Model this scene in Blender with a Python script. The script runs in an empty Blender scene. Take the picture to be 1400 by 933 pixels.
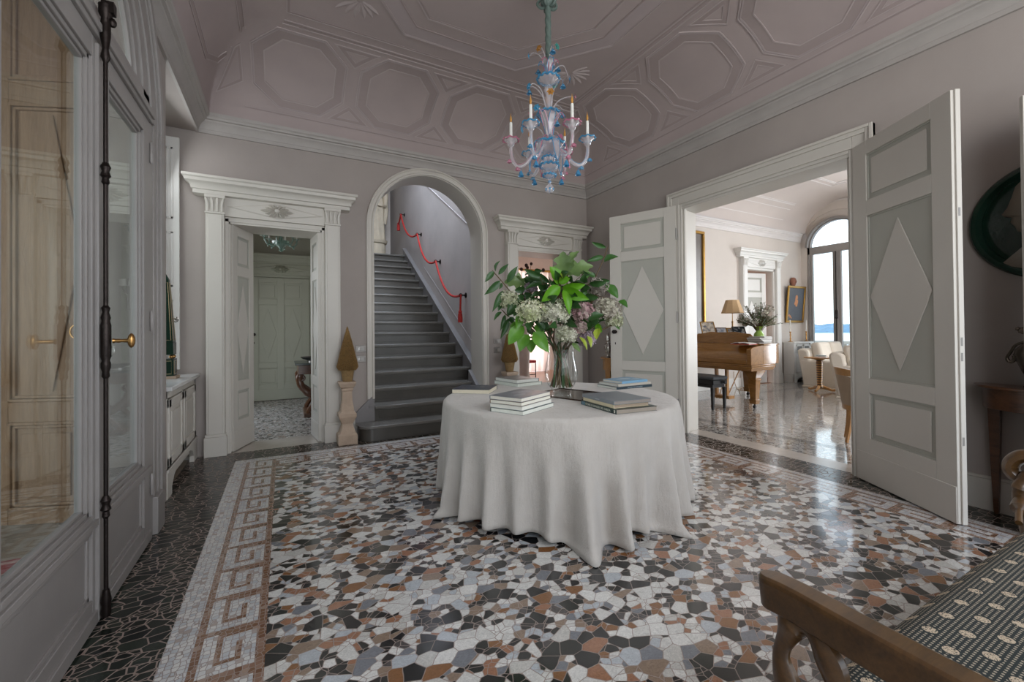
SKY = 2.9
EXPOSURE = 0.0
LIGHTS = [
 ('rear_fill', (1.6,-1.85,2.8), (1.8,3,.9), 4.2, 1.5, 70, (1.0,.97,.94)),  # added fill light at the open rear end, no window built there
 ('daylight_niche_window', (-1.32,4.87,2.2), (2,4.4,1.2), 1.1, 2.4, 22, (.92,.96,1)),
 ('daylight_vestibule', (-2.9,2.4,2.2), (0,2.9,1.2), 2.2, 2.6, 14, (.92,.96,1)),
 ('skylight_stairs', (1.95,7.2,6.2), (1.95,7.4,0), 1.3, 2.0, 170, (.74,.85,1)),
 ('daylight_passage_window', (-1.5,7.45,1.7), (.5,7.3,.2), 1.6, 2.1, 13, (.88,.94,1)),
 ('daylight_parlour_window', (6.0,11.95,1.7), (5.5,8,1.4), 3.0, 3.0, 120, (1,.98,.97)),
 ('daylight_parlour_side', (11.25,9,1.9), (6,8.5,1.2), 2.0, 2.3, 90, (1,.97,.94)),
 ('living_east_fill', (11.9,2.6,1.9), (6,3.2,1.2), 1.4, 3.0, 240, (.88,.94,1)),  # added light for living-room windows out of view, also brightens the table
 ('living_south_fill', (6.7,-1.7,1.8), (7.5,4,1.4), 1.4, 2.8, 90, (.97,.98,1)),  # added light on the unseen south side of the living room
 ('living_south_far_fill', (9.3,-1.7,1.8), (9,4,1.4), 1.4, 2.8, 90, (.97,.98,1)),  # second added light on that unseen south side
]
import bpy, bmesh, math, random
from math import sin, cos, pi, radians, sqrt, atan2, hypot
from mathutils import Vector, Matrix, noise
random.seed(7)
SC = bpy.context.scene
COL = SC.collection
R = radians

# ------------------------------------------------------------------ mesh builder
class MB:
    """collects shapes; build() links them as ONE mesh object. o = origin subtracted from every vertex"""
    def __init__(s, o=(0, 0, 0)):
        s.v = []; s.f = []; s.m = []; s.o = o; s.mi = 0; s.T = None
    def add(s, vs, fs):
        b = len(s.v)
        for p in vs:
            p = Vector(p)
            if s.T is not None: p = s.T @ p
            s.v.append((p[0]-s.o[0], p[1]-s.o[1], p[2]-s.o[2]))
        for f in fs:
            s.f.append([b+i for i in f]); s.m.append(s.mi)
    def box(s, x0, x1, y0, y1, z0, z1):
        s.add([(x0,y0,z0),(x1,y0,z0),(x1,y1,z0),(x0,y1,z0),(x0,y0,z1),(x1,y0,z1),(x1,y1,z1),(x0,y1,z1)],
              [(3,2,1,0),(4,5,6,7),(0,1,5,4),(1,2,6,5),(2,3,7,6),(3,0,4,7)])
    def cbox(s, c, d, rz=0, rx=0, ry=0):
        M = Matrix.Translation(c) @ Matrix.Rotation(rz,4,'Z') @ Matrix.Rotation(ry,4,'Y') @ Matrix.Rotation(rx,4,'X')
        x,y,z = d[0]/2,d[1]/2,d[2]/2
        vs = [M @ Vector(q) for q in ((-x,-y,-z),(x,-y,-z),(x,y,-z),(-x,y,-z),(-x,-y,z),(x,-y,z),(x,y,z),(-x,y,z))]
        s.add(vs, [(3,2,1,0),(4,5,6,7),(0,1,5,4),(1,2,6,5),(2,3,7,6),(3,0,4,7)])
    def prism(s, poly, a, b, axis='z'):
        """extrude a 2-D polygon from a to b along an axis (other two axes in order)"""
        n = len(poly)
        def P(p, t):
            return {'z':(p[0],p[1],t),'y':(p[0],t,p[1]),'x':(t,p[0],p[1])}[axis]
        vs = [P(p,a) for p in poly] + [P(p,b) for p in poly]
        s.add(vs, [tuple(range(n-1,-1,-1)), tuple(range(n,2*n))] + [(i,(i+1)%n,n+(i+1)%n,n+i) for i in range(n)])
    def lathe(s, prof, c=(0,0,0), n=24, sx=1, sy=1, a0=0, a1=2*pi, cap=True, wav=None):
        full = abs(a1-a0-2*pi) < 1e-6
        m = n if full else n+1
        vs = []
        for j,(r,z) in enumerate(prof):
            for i in range(m):
                a = a0+(a1-a0)*i/n
                k = wav(a,j) if wav else 1
                vs.append((c[0]+r*k*cos(a)*sx, c[1]+r*k*sin(a)*sy, c[2]+z))
        fs = []
        for j in range(len(prof)-1):
            for i in range(n):
                i2 = (i+1)%m
                fs.append((j*m+i, j*m+i2, (j+1)*m+i2, (j+1)*m+i))
        if cap and full:
            if prof[0][0] > 1e-5: fs.append(tuple(range(m-1,-1,-1)))
            if prof[-1][0] > 1e-5: fs.append(tuple((len(prof)-1)*m+i for i in range(m)))
        s.add(vs, fs)
    def tube(s, pts, r, n=8, closed=False, cap=True, flat=1.0, up=None):
        pts = [Vector(p) for p in pts]; N = len(pts)
        rr = r if isinstance(r,(list,tuple)) else [r]*N
        vs = []; prev = None
        for i,p in enumerate(pts):
            if closed: t = pts[(i+1)%N]-pts[i-1]
            else: t = pts[min(i+1,N-1)]-pts[max(i-1,0)]
            if t.length < 1e-9: t = Vector((0,0,1))
            t.normalize()
            u = Vector(up) if up else (prev if prev is not None else (Vector((0,0,1)) if abs(t.z)<.9 else Vector((1,0,0))))
            x = u - t*u.dot(t)
            if x.length < 1e-6: x = t.orthogonal()
            x.normalize(); y = t.cross(x); prev = x
            for k in range(n):
                a = 2*pi*k/n
                vs.append(p + x*(cos(a)*rr[i]) + y*(sin(a)*rr[i]*flat))
        fs = []
        for i in range(N if closed else N-1):
            j = (i+1)%N
            for k in range(n):
                k2 = (k+1)%n
                fs.append((i*n+k, i*n+k2, j*n+k2, j*n+k))
        if cap and not closed:
            fs.append(tuple(range(n-1,-1,-1))); fs.append(tuple((N-1)*n+k for k in range(n)))
        s.add(vs, fs)
    def grid(s, fn, nu, nv, cu=False):
        vs = [fn(i/nu, j/nv) for j in range(nv+1) for i in range(nu+1)]
        s.add(vs, [(j*(nu+1)+i, j*(nu+1)+i+1, (j+1)*(nu+1)+i+1, (j+1)*(nu+1)+i) for j in range(nv) for i in range(nu)])
    def sphere(s, c, r, n=12, sx=1, sy=1, sz=1):
        k = max(4, n//2)
        s.lathe([(r*sin(pi*j/k), -r*cos(pi*j/k)*sz) for j in range(k+1)], c, n, sx, sy, cap=False)
    def sweep(s, prof, path, closed=False, side=None):
        """sweep 2-D profile (a,b) along path; frames given as list of (point, A, B)"""
        n = len(prof); vs = []
        for p,A,B in path:
            p,A,B = Vector(p),Vector(A),Vector(B)
            for a,b in prof: vs.append(p+A*a+B*b)
        N = len(path); fs = []
        for i in range(N if closed else N-1):
            j = (i+1)%N
            for k in range(n):
                k2 = (k+1)%n
                fs.append((i*n+k, j*n+k, j*n+k2, i*n+k2))
        if not closed:
            fs.append(tuple(range(n))); fs.append(tuple((N-1)*n+k for k in range(n-1,-1,-1)))
        s.add(vs, fs)
    def ring(s, cen, u, v, rad, prof, n=32, a0=0, a1=2*pi):
        """profile (radial, out) swept round a circle in plane u,v"""
        u,v = Vector(u),Vector(v); w = u.cross(v); closed = abs(a1-a0-2*pi)<1e-6
        path = []
        for i in range(n if closed else n+1):
            a = a0+(a1-a0)*i/n; d = u*cos(a)+v*sin(a)
            path.append((Vector(cen)+d*rad, d, w))
        s.sweep(prof, path, closed)
    def build(s, name, mat=None, parent=None, smooth=True, bevel=0, ang=38, sub=0, solid=0):
        me = bpy.data.meshes.new(name)
        me.from_pydata(s.v, [], s.f)
        mats = mat if isinstance(mat,(list,tuple)) else [mat]
        for m in mats:
            if m is not None: me.materials.append(m)
        if len(mats) > 1: me.polygons.foreach_set('material_index', s.m)
        me.update()
        bm = bmesh.new(); bm.from_mesh(me)
        bmesh.ops.recalc_face_normals(bm, faces=bm.faces)
        bm.to_mesh(me); bm.free()
        if smooth:
            me.polygons.foreach_set('use_smooth', [True]*len(me.polygons))
            me.set_sharp_from_angle(angle=R(ang))
        o = bpy.data.objects.new(name, me); COL.objects.link(o)
        if parent is not None: o.parent = parent
        if solid:
            md = o.modifiers.new('solid','SOLIDIFY'); md.thickness = solid; md.offset = 0
        if bevel:
            md = o.modifiers.new('bevel','BEVEL'); md.width = bevel; md.segments = 2; md.limit_method = 'ANGLE'; md.angle_limit = R(40); md.harden_normals = False
        if sub:
            md = o.modifiers.new('sub','SUBSURF'); md.levels = sub; md.render_levels = sub
        return o

def tag(o, label=None, cat=None, group=None, kind=None):
    if label: o['label'] = label
    if cat: o['category'] = cat
    if group: o['group'] = group
    if kind: o['kind'] = kind
    return o
def thing(name, label, cat, loc=(0,0,0), rz=0, group=None):
    o = bpy.data.objects.new(name, None); COL.objects.link(o)
    o.location = loc; o.rotation_euler = (0,0,rz); o.empty_display_size = .1
    return tag(o, label, cat, group)
def struct(o): o['kind'] = 'structure'; return o
def shell(name, loc=(0,0,0), rz=0):
    o = bpy.data.objects.new(name, None); COL.objects.link(o); o.location = loc; o.rotation_euler = (0,0,rz); o.empty_display_size = .1
    return struct(o)
def kids(o): return [c for c in bpy.data.objects if c.parent is o]
def dup(root, loc, rz, label=None, group=None):
    r = root.copy(); COL.objects.link(r); r.location = loc; r.rotation_euler = (0,0,rz)
    if label: r['label'] = label
    if group: r['group'] = group
    for ch in kids(root):
        if ch is r: continue
        c = ch.copy(); COL.objects.link(c); c.parent = r
        for g in kids(ch):
            d = g.copy(); COL.objects.link(d); d.parent = c
    return r
def bez(pts, n=8):
    """Catmull-Rom through points"""
    P = [Vector(p) for p in pts]; out = []
    for i in range(len(P)-1):
        a = P[i-1] if i else P[0]*2-P[1]; b,c = P[i],P[i+1]; d = P[i+2] if i+2 < len(P) else P[-1]*2-P[-2]
        for k in range(n):
            t = k/n
            out.append(.5*((2*b)+(c-a)*t+(2*a-5*b+4*c-d)*t*t+(3*b-a-3*c+d)*t**3))
    out.append(P[-1]); return out

# ------------------------------------------------------------------ materials
def lin(h):
    h = h.lstrip('#'); c = [int(h[i:i+2],16)/255 for i in (0,2,4)]
    return tuple(x/12.92 if x <= .04045 else ((x+.055)/1.055)**2.4 for x in c)+(1,)
class NT:
    def __init__(s, name):
        s.mat = bpy.data.materials.new(name); s.mat.use_nodes = True
        s.n = s.mat.node_tree.nodes; s.l = s.mat.node_tree.links
        s.b = s.n['Principled BSDF']
    def node(s, t, **k):
        x = s.n.new(t)
        for a,v in k.items():
            if a == 'i':
                for q,w in v.items():
                    if hasattr(w,'is_linked') or isinstance(w, bpy.types.NodeSocket): s.l.new(w, x.inputs[q])
                    else: x.inputs[q].default_value = w
            else: setattr(x,a,v)
        return x
    def math(s, op, a, b=None, c=None):
        d = {0:a}
        if b is not None: d[1] = b
        if c is not None: d[2] = c
        return s.node('ShaderNodeMath', operation=op, i=d).outputs[0]
    def mix(s, f, a, b, mode='MIX'):
        x = s.n.new('ShaderNodeMix'); x.data_type = 'RGBA'; x.blend_type = mode
        for k,w in ((0,f),(6,a),(7,b)):
            if isinstance(w, bpy.types.NodeSocket): s.l.new(w, x.inputs[k])
            else: x.inputs[k].default_value = w
        return x.outputs[2]
    def ramp(s, f, stops, interp='LINEAR'):
        x = s.n.new('ShaderNodeValToRGB'); x.color_ramp.interpolation = interp
        e = x.color_ramp.elements
        while len(e) > 1: e.remove(e[-1])
        e[0].position, e[0].color = stops[0][0], lin(stops[0][1])
        for p,c in stops[1:]:
            q = e.new(p); q.color = lin(c)
        s.l.new(f, x.inputs[0]); return x.outputs[0]
    def pos(s, kind='w'):
        if kind == 'w': return s.node('ShaderNodeNewGeometry').outputs['Position']
        return s.node('ShaderNodeTexCoord').outputs['Object']
    def scale(s, v, sc, loc=(0,0,0), rot=(0,0,0)):
        return s.node('ShaderNodeMapping', i={0:v, 1:loc, 2:rot, 3:sc if isinstance(sc,tuple) else (sc,)*3}).outputs[0]
    def noise(s, v, scale=5, detail=3, rough=.5, dist=0):
        return s.node('ShaderNodeTexNoise', i={'Vector':v,'Scale':scale,'Detail':detail,'Roughness':rough,'Distortion':dist})
    def set(s, **k):
        for a,v in k.items():
            a = a.replace('_',' ')
            if isinstance(v, bpy.types.NodeSocket): s.l.new(v, s.b.inputs[a])
            else: s.b.inputs[a].default_value = v
    def bump(s, h, strength=.2, dist=.01):
        x = s.node('ShaderNodeBump', i={'Height':h,'Strength':strength,'Distance':dist})
        s.l.new(x.outputs[0], s.b.inputs['Normal'])

def paint(name, c, rough=.5, var=.06, vs=3.0, bump=.05, bs=60, spec=.5, metal=0, obj=False):
    t = NT(name); p = t.pos('o' if obj else 'w')
    nz = t.noise(p, vs, 4, .6).outputs[0]
    col = lin(c)
    d = tuple(max(0,x*(1-var*2.2)) for x in col[:3])+(1,); u = tuple(min(1,x*(1+var*1.6)) for x in col[:3])+(1,)
    t.set(Base_Color=t.mix(nz, d, u), Roughness=rough, Metallic=metal, Specular_IOR_Level=spec)
    if bump: t.bump(t.noise(p, bs, 3, .6).outputs[0], bump, .01)
    return t.mat
def wood(name, c1, c2, rough=.4, axis=(1,1,12), scale=6, bump=.08, coat=0, obj=True):
    t = NT(name); p = t.pos('o' if obj else 'w')
    v = t.scale(p, axis)
    n1 = t.noise(v, scale, 5, .65, .6).outputs[0]
    n2 = t.noise(v, scale*6, 3, .6).outputs[0]
    f = t.math('MULTIPLY_ADD', n2, .35, t.math('MULTIPLY', n1, .8))
    t.set(Base_Color=t.ramp(f, [(.3,c1),(.75,c2)]), Roughness=rough, Coat_Weight=coat, Coat_Roughness=.15)
    if bump: t.bump(f, bump, .01)
    return t.mat
def plain(name, c, rough=.5, metal=0, spec=.5, **k):
    t = NT(name); t.set(Base_Color=lin(c), Roughness=rough, Metallic=metal, Specular_IOR_Level=spec, **k); return t.mat
def mosaic(name, coarse, fine, stops, grout, gw, rough=.2, fine_share=.5, metric='EUCLIDEAN', vein=.35, stretch=(1,1,1), rot=0, warp=.25, rnd=1.0, bump=.15, gloss=.8, coat=.6, crough=.09):
    t = NT(name); p = t.scale(t.pos('w'), stretch, rot=(0,0,rot))
    wn = t.noise(p, coarse*.6, 2).outputs['Color']
    wv = t.node('ShaderNodeVectorMath', operation='MULTIPLY_ADD', i={0:wn, 1:(warp/coarse,)*3, 2:p}).outputs[0]
    flat = t.node('ShaderNodeVectorMath', operation='MULTIPLY', i={0:wv, 1:(1,1,0)}).outputs[0]
    def vor(sc):
        a = t.node('ShaderNodeTexVoronoi', voronoi_dimensions='2D', feature='F1', distance=metric, i={'Vector':flat,'Scale':sc,'Randomness':rnd})
        e = t.node('ShaderNodeTexVoronoi', voronoi_dimensions='2D', feature='DISTANCE_TO_EDGE', i={'Vector':flat,'Scale':sc,'Randomness':rnd})
        return a.outputs['Color'], t.math('DIVIDE', e.outputs['Distance'], sc)
    c1,e1 = vor(coarse); c2,e2 = vor(fine)
    s1 = t.node('ShaderNodeSeparateColor', i={0:c1}).outputs; s2 = t.node('ShaderNodeSeparateColor', i={0:c2}).outputs
    useF = t.math('LESS_THAN', s1[1], fine_share)
    sel = t.node('ShaderNodeMix', i={0:useF, 2:s1[0], 3:s2[0]}).outputs[0]
    edge = t.node('ShaderNodeMix', i={0:useF, 2:e1, 3:t.math('MINIMUM', e1, e2)}).outputs[0]
    col = t.ramp(sel, stops, 'CONSTANT')
    vn = t.noise(p, coarse*5, 5, .7, 1.5).outputs[0]
    vr = t.math('SUBTRACT', vn, .5)
    col = t.mix(vein, col, t.node('ShaderNodeHueSaturation', i={'Color':col,'Value':t.math('MULTIPLY_ADD', vr, 2.2, 1.0),'Saturation':.9}).outputs[0])
    g = t.math('LESS_THAN', edge, gw)
    t.set(Base_Color=t.mix(g, col, lin(grout)), Roughness=t.math('MULTIPLY_ADD', g, .35, t.math('MULTIPLY_ADD', vn, .12, rough-.05)), Specular_IOR_Level=gloss, Coat_Weight=coat, Coat_Roughness=crough)
    if bump: t.bump(t.math('MINIMUM', edge, gw*1.5), bump, .3)
    return t.mat

M = {}
M['wall'] = paint('wall_plaster', '#a39a94', .75, .08, 1.3, .06, 40)
M['wall_lr'] = paint('living_room_plaster', '#cdc4bb', .75, .05, 1.3, .05, 40)
M['stairwall'] = paint('veined_stair_plaster', '#b9b3b0', .7, .14, 1.1, .05, 40)
M['wall_pink'] = paint('pink_plaster', '#d0bfb4', .8, .05, 1.5, .05)
M['ceil'] = paint('ceiling_plaster', '#a99b98', .85, .10, 1.1, .06, 30)
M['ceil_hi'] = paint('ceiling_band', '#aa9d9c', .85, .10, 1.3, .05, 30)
M['ceil_lo'] = paint('ceiling_dark_band', '#9d8f8c', .85, .10, 1.3, .05, 30)  # darker painted bands of the trompe-l'oeil pattern
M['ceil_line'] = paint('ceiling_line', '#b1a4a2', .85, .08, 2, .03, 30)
M['ceil_lr'] = paint('living_ceiling', '#c6bbb4', .85, .05, 1.2, .05, 30)
M['cornice'] = paint('cornice_plaster', '#a8a29d', .6, .10, 2.5, .05, 40)
M['cornice_lr'] = paint('cornice_white', '#d6d0cc', .6, .05, 2.5, .05, 40)
M['white'] = paint('white_paint', '#c6c1b8', .42, .03, 2, .03, 25)
M['white_gr'] = paint('grey_green_paint', '#adaca2', .45, .04, 2, .03, 25)
M['white_lr'] = paint('white_paint_bright', '#dcdad5', .45, .03, 2, .03, 25)
M['greywhite'] = paint('grey_painted_wood', '#8f8a86', .36, .08, (3.0), .05, 20)
M['hall_paint'] = paint('cream_green_paint', '#b5b7a5', .5, .03, 2, .03, 25)
M['iron'] = paint('dark_bronze', '#2c2522', .38, .2, 20, .2, 60, metal=.8)
M['brass'] = plain('worn_brass', '#a8804e', .3, 1)
M['gold'] = paint('gilded_wood', '#a8803c', .35, .15, 12, .1, 50, metal=.75)
M['silver'] = plain('silver', '#b9b6b0', .18, 1)
M['steel'] = plain('grey_steel', '#8d8a86', .35, .9)
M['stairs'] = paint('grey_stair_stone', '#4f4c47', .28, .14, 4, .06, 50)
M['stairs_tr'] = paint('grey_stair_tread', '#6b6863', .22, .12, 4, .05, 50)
M['stringer'] = paint('grey_stringer_paint', '#7d7a7a', .4, .08, 3, .03)
M['balu'] = paint('sandstone', '#b5a08c', .8, .14, 9, .3, 80)
M['statue'] = paint('cream_stone', '#d8cbb4', .8, .10, 8, .25, 60)
M['linen'] = None
M['black'] = plain('black_lacquer', '#1c1b1b', .3)
M['plate'] = plain('switch_plate', '#8e8984', .4, .3)
M['switchw'] = plain('switch_white', '#aeaba6', .4)
M['marble'] = paint('white_marble', '#cfcfcd', .2, .10, 5, .0)
M['oak'] = wood('limed_oak', '#6f5033', '#97785a', .6, (9,9,.8), 4, .25, obj=False)
M['plank'] = wood('grey_plank', '#6b5d4e', '#9a8d7d', .45, (1,8,1), 3, .1, obj=False)
M['walnut'] = wood('walnut', '#3a2416', '#6b452b', .28, (1.5,8,8), 4, .05, .3)
M['piano'] = wood('piano_maple', '#6a4518', '#946830', .22, (7,1,7), 3, .02, .4)
M['cherry'] = wood('light_cherry', '#8a5a2c', '#b98a50', .3, (6,6,1), 4, .03, .2)
M['setteewood'] = wood('dark_settee_wood', '#2f2012', '#5f4426', .3, (1.2,7,7), 3, .04, .35)
M['parquet'] = wood('parquet', '#7c5237', '#9a6a48', .35, (1,6,1), 3, .05, obj=False)
M['red'] = paint('red_rope', '#b3271f', .7, .15, 30, .5, 150)
M['redcloth'] = paint('red_upholstery', '#a81d26', .8, .1, 30, .3, 200)
M['cream'] = paint('cream_slipcover', '#cfc6b8', .9, .05, 5, .15, 250)
M['leather'] = paint('taupe_leather', '#9b8670', .5, .08, 8, .1, 90)
M['shade'] = paint('paper_shade', '#c9a77c', .8, .05, 9, .1, 100)
M['obgreen'] = plain('green_lacquer', '#173226', .2)
M['obgold'] = plain('pale_gold_line', '#b7a37f', .35, .6)
M['bronzegreen'] = paint('green_glazed_bronze', '#17362a', .25, .3, 6, .2, 20)
M['relief'] = paint('brown_relief', '#857a6d', .4, .12, 8, .1, 40)
M['darkvoid'] = plain('dark_inner', '#23211f', .8)
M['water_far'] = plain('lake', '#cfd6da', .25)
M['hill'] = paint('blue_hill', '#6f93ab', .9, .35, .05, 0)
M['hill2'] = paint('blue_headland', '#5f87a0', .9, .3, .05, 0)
M['terrace'] = paint('terrace_stone', '#b8b2a8', .8, .1, 3, .1)
M['wax'] = plain('white_wax', '#e8e6df', .4)
M['amber'] = plain('amber_bulb', '#c8924a', .15, .1)
def _floor_mats():
    pal = [(0,'#191b1d'),(.18,'#232624'),(.28,'#d2d0c9'),(.44,'#b4b9bc'),(.52,'#dcdad3'),(.63,'#85582f'),(.71,'#787b80'),(.765,'#9a6a4c'),(.82,'#8d7763'),(.885,'#c4c1b9'),(.96,'#4a4543')]
    M['palladiana'] = mosaic('palladiana_mosaic', 12.5, 21, pal, '#8f7f75', .0018, .15, .6, 'EUCLIDEAN', .55, rnd=.9, warp=.3, stretch=(1,1.3,1), rot=.5)
    M['darkband'] = mosaic('dark_green_mosaic', 13, 19, [(0,'#20241f'),(.35,'#262a26'),(.6,'#1b1f1e'),(.8,'#2c322b')], '#958379', .0028, .16, .5, vein=.4, stretch=(.9,1.4,1), rnd=.8, gloss=.4, coat=0)
    M['tess_w'] = mosaic('white_tesserae', 42, 60, [(0,'#d0d0cd'),(.4,'#bfc2c4'),(.7,'#dad8d2'),(.93,'#b0a49b')], '#8d7f78', .0016, .2, .1, 'CHEBYCHEV', .3, rnd=.45, warp=.05, bump=.1)
    M['tess_b'] = mosaic('brown_tesserae', 42, 60, [(0,'#7a5335'),(.3,'#8a6650'),(.55,'#6e4527'),(.75,'#94745f'),(.92,'#a38a78')], '#8f7d72', .0016, .22, .1, 'CHEBYCHEV', .3, rnd=.5, warp=.05, bump=.1)
    M['terrazzo'] = mosaic('terrazzo', 26, 48, [(0,'#3b3a39'),(.2,'#b6b1a8'),(.42,'#8f8880'),(.6,'#c4c0b8'),(.75,'#6a645e'),(.86,'#9c8470'),(.94,'#d2cfc8')], '#8d867e', .0022, .13, .55, vein=.3, bump=.0, gloss=1.0, coat=.8, crough=.06)
    M['terrazzo_hall'] = mosaic('terrazzo_hall', 26, 48, [(0,'#3b3a39'),(.2,'#b6b1a8'),(.42,'#8f8880'),(.6,'#c4c0b8'),(.75,'#6a645e'),(.86,'#9c8470'),(.94,'#d2cfc8')], '#8d867e', .0022, .24, .55, vein=.3, bump=.0, gloss=.4, coat=0)
    M['terrazzo_dk'] = mosaic('terrazzo_dark_line', 30, 50, [(0,'#2b2b2b'),(.45,'#4a4846'),(.75,'#77726d')], '#5b5752', .002, .14, .5, vein=.3, bump=.03)
    M['threshold'] = paint('pale_threshold_stone', '#b9b0a6', .22, .08, 6, .02, spec=1.0)
_floor_mats()
def _linen():
    t = NT('linen_cloth'); p = t.pos('w')
    w1 = t.node('ShaderNodeTexWave', wave_type='BANDS', bands_direction='Z', i={'Vector':p,'Scale':180,'Distortion':1.5,'Detail':1})
    n = t.noise(p, 7, 5, .65).outputs[0]; n2 = t.noise(t.scale(p,(1,1,.25)), 26, 4, .6).outputs[0]
    t.set(Base_Color=t.mix(n, lin('#bfb8ae'), lin('#d0c9c0')), Roughness=.92, Sheen_Weight=.2)
    h = t.math('MULTIPLY_ADD', w1.outputs[0], .06, t.math('MULTIPLY_ADD', n2, .5, n))
    t.bump(h, .6, .03); return t.mat
M['linen'] = _linen()
def _glass_pane():
    t = NT('window_glass'); n = t.n; n.remove(t.b)
    tr = t.node('ShaderNodeBsdfTransparent', i={0:(.93,.96,.95,1)}); gl = t.node('ShaderNodeBsdfGlossy', i={'Roughness':0.0,'Color':(.95,1,.97,1)})
    fa = t.node('ShaderNodeLayerWeight', i={0:.5}).outputs['Facing']
    m = t.node('ShaderNodeMixShader', i={0:t.math('MULTIPLY_ADD', t.math('POWER', fa, 5), .9, .045),1:tr.outputs[0],2:gl.outputs[0]})
    t.l.new(m.outputs[0], n['Material Output'].inputs[0]); return t.mat
M['pane'] = _glass_pane()
def _blown(name, c, fac, rough=.04):
    t = NT(name); n = t.n; n.remove(t.b)
    tr = t.node('ShaderNodeBsdfTransparent', i={0:lin(c)}); gl = t.node('ShaderNodeBsdfGlossy', i={'Roughness':rough,'Color':(1,1,1,1)})
    rf = t.node('ShaderNodeBsdfTranslucent', i={0:lin(c)})
    fr = t.math('POWER', t.node('ShaderNodeLayerWeight', i={0:.5}).outputs['Facing'], 2.6)
    df = t.node('ShaderNodeBsdfDiffuse', i={0:lin(c)}); dd = t.node('ShaderNodeMixShader', i={0:.4,1:df.outputs[0],2:rf.outputs[0]})
    a = t.node('ShaderNodeMixShader', i={0:fac,1:tr.outputs[0],2:dd.outputs[0]})
    m = t.node('ShaderNodeMixShader', i={0:t.math('MULTIPLY_ADD', fr, .75, .06),1:a.outputs[0],2:gl.outputs[0]})
    t.l.new(m.outputs[0], n['Material Output'].inputs[0]); return t.mat
M['bglass'] = _blown('clear_blown_glass', '#fdfbfd', .28)
M['bblue'] = _blown('blue_glass', '#58b2dc', .75)
M['bpink'] = _blown('pink_glass', '#e08aa8', .85)
M['bamber'] = _blown('amber_glass', '#c48a3a', .85)
M['bteal'] = _blown('teal_glass', '#4aa59c', .85)
M['sconceg'] = _blown('sea_green_glass', '#b7cfc6', .3)
def _vase():
    t = NT('vase_glass'); n = t.n; n.remove(t.b)
    tr = t.node('ShaderNodeBsdfTransparent', i={0:(.97,.985,.98,1)}); gl = t.node('ShaderNodeBsdfGlossy', i={'Roughness':0.0})
    fa = t.math('POWER', t.node('ShaderNodeLayerWeight', i={0:.5}).outputs['Facing'], 3.5)
    m = t.node('ShaderNodeMixShader', i={0:t.math('MULTIPLY_ADD', fa, .8, .04),1:tr.outputs[0],2:gl.outputs[0]})
    t.l.new(m.outputs[0], n['Material Output'].inputs[0]); return t.mat
M['vglass'] = _vase()
def leafmat(name, c1, c2, tr=.25):
    t = NT(name); p = t.pos('o'); n = t.noise(p, 14, 4, .6).outputs[0]
    col = t.mix(n, lin(c1), lin(c2))
    t.set(Base_Color=col, Roughness=.38, Specular_IOR_Level=.45)
    tl = t.node('ShaderNodeBsdfTranslucent', i={0:col}); mx = t.node('ShaderNodeMixShader', i={0:tr,1:t.b.outputs[0],2:tl.outputs[0]})
    t.l.new(mx.outputs[0], t.n['Material Output'].inputs[0]); return t.mat
M['lf_bright'] = leafmat('bright_leaf', '#4d8f12', '#7ab82c', .35)
M['lf_mid'] = leafmat('mid_leaf', '#587440', '#86a064', .25)
M['lf_dark'] = leafmat('dark_leaf', '#1f3d1c', '#3d6430', .15)
M['lf_yellow'] = leafmat('yellow_leaf', '#9cb82a', '#c4cf5c', .4)
M['stem'] = paint('stem_brown', '#5b4a30', .7, .2, 20, .2, obj=True)
def flowermat(name, cs):
    t = NT(name); p = t.pos('o'); n = t.noise(p, 9, 2, .5).outputs[0]; n2 = t.noise(p, 70, 2, .6).outputs[0]
    f = t.math('MULTIPLY_ADD', n2, .6, t.math('MULTIPLY', n, .55))
    t.set(Base_Color=t.ramp(f, [(.33,cs[0]),(.52,cs[1]),(.72,cs[2])]), Roughness=.85)
    return t.mat
FM = {'A':flowermat('hydrangea_green_cream',('#748348','#aeb488','#d3d1ba')), 'B':flowermat('hydrangea_cream',('#7c8660','#b5b69c','#d8d4c6')),
      'C':flowermat('hydrangea_pink',('#6a6450','#a3948a','#b98590')), 'D':flowermat('hydrangea_tan',('#6d6455','#a0978a','#b8b7a0')),
      'E':flowermat('hydrangea_olive',('#4f4d3c','#837c70','#a59c94')), 'F':flowermat('hydrangea_pale',('#6f7a50','#a3a884','#cbc8b4')),
      'J':flowermat('hydrangea_mauve',('#7d6c78','#a2909c','#c4b4c0'))}
# ================================================================== THE SETTING
XL, XR, YB, YF = -.81, 4.39, 5.53, -1.9
ZC, ZT = 3.47, 3.62
_tn = [0]
def trim(mb, mat, **k):
    _tn[0] += 1
    return struct(mb.build('trim_%d' % _tn[0], mat, **k))

def wall(axis, c0, c1, s0, s1, z0, z1, ops=()):
    """slab between c0,c1 (thickness) spanning s0..s1; ops = (a, b, zlow, ztop, arch)"""
    mb = MB()
    def bx(a, b, za, zb):
        if b-a < 1e-6 or zb-za < 1e-6: return
        if axis == 'x': mb.box(a, b, c0, c1, za, zb)
        else: mb.box(c0, c1, a, b, za, zb)
    cur = s0
    for a, b, zl, zt, arch in sorted(ops):
        bx(cur, a, z0, z1)
        if zl > z0: bx(a, b, z0, zl)
        if not arch: bx(a, b, zt, z1)
        else:
            r = (b-a)/2; c = (a+b)/2; N = 40
            pts = [(c-r*cos(pi*i/N), zt+r*sin(pi*i/N)) for i in range(N+1)]
            for i in range(N):
                p, q = pts[i], pts[i+1]
                poly = [(p[0], p[1]), (q[0], q[1]), (q[0], z1), (p[0], z1)]
                mb.prism(poly, c0, c1, 'y' if axis == 'x' else 'x')
        cur = b
    bx(cur, s1, z0, z1)
    return mb

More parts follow.
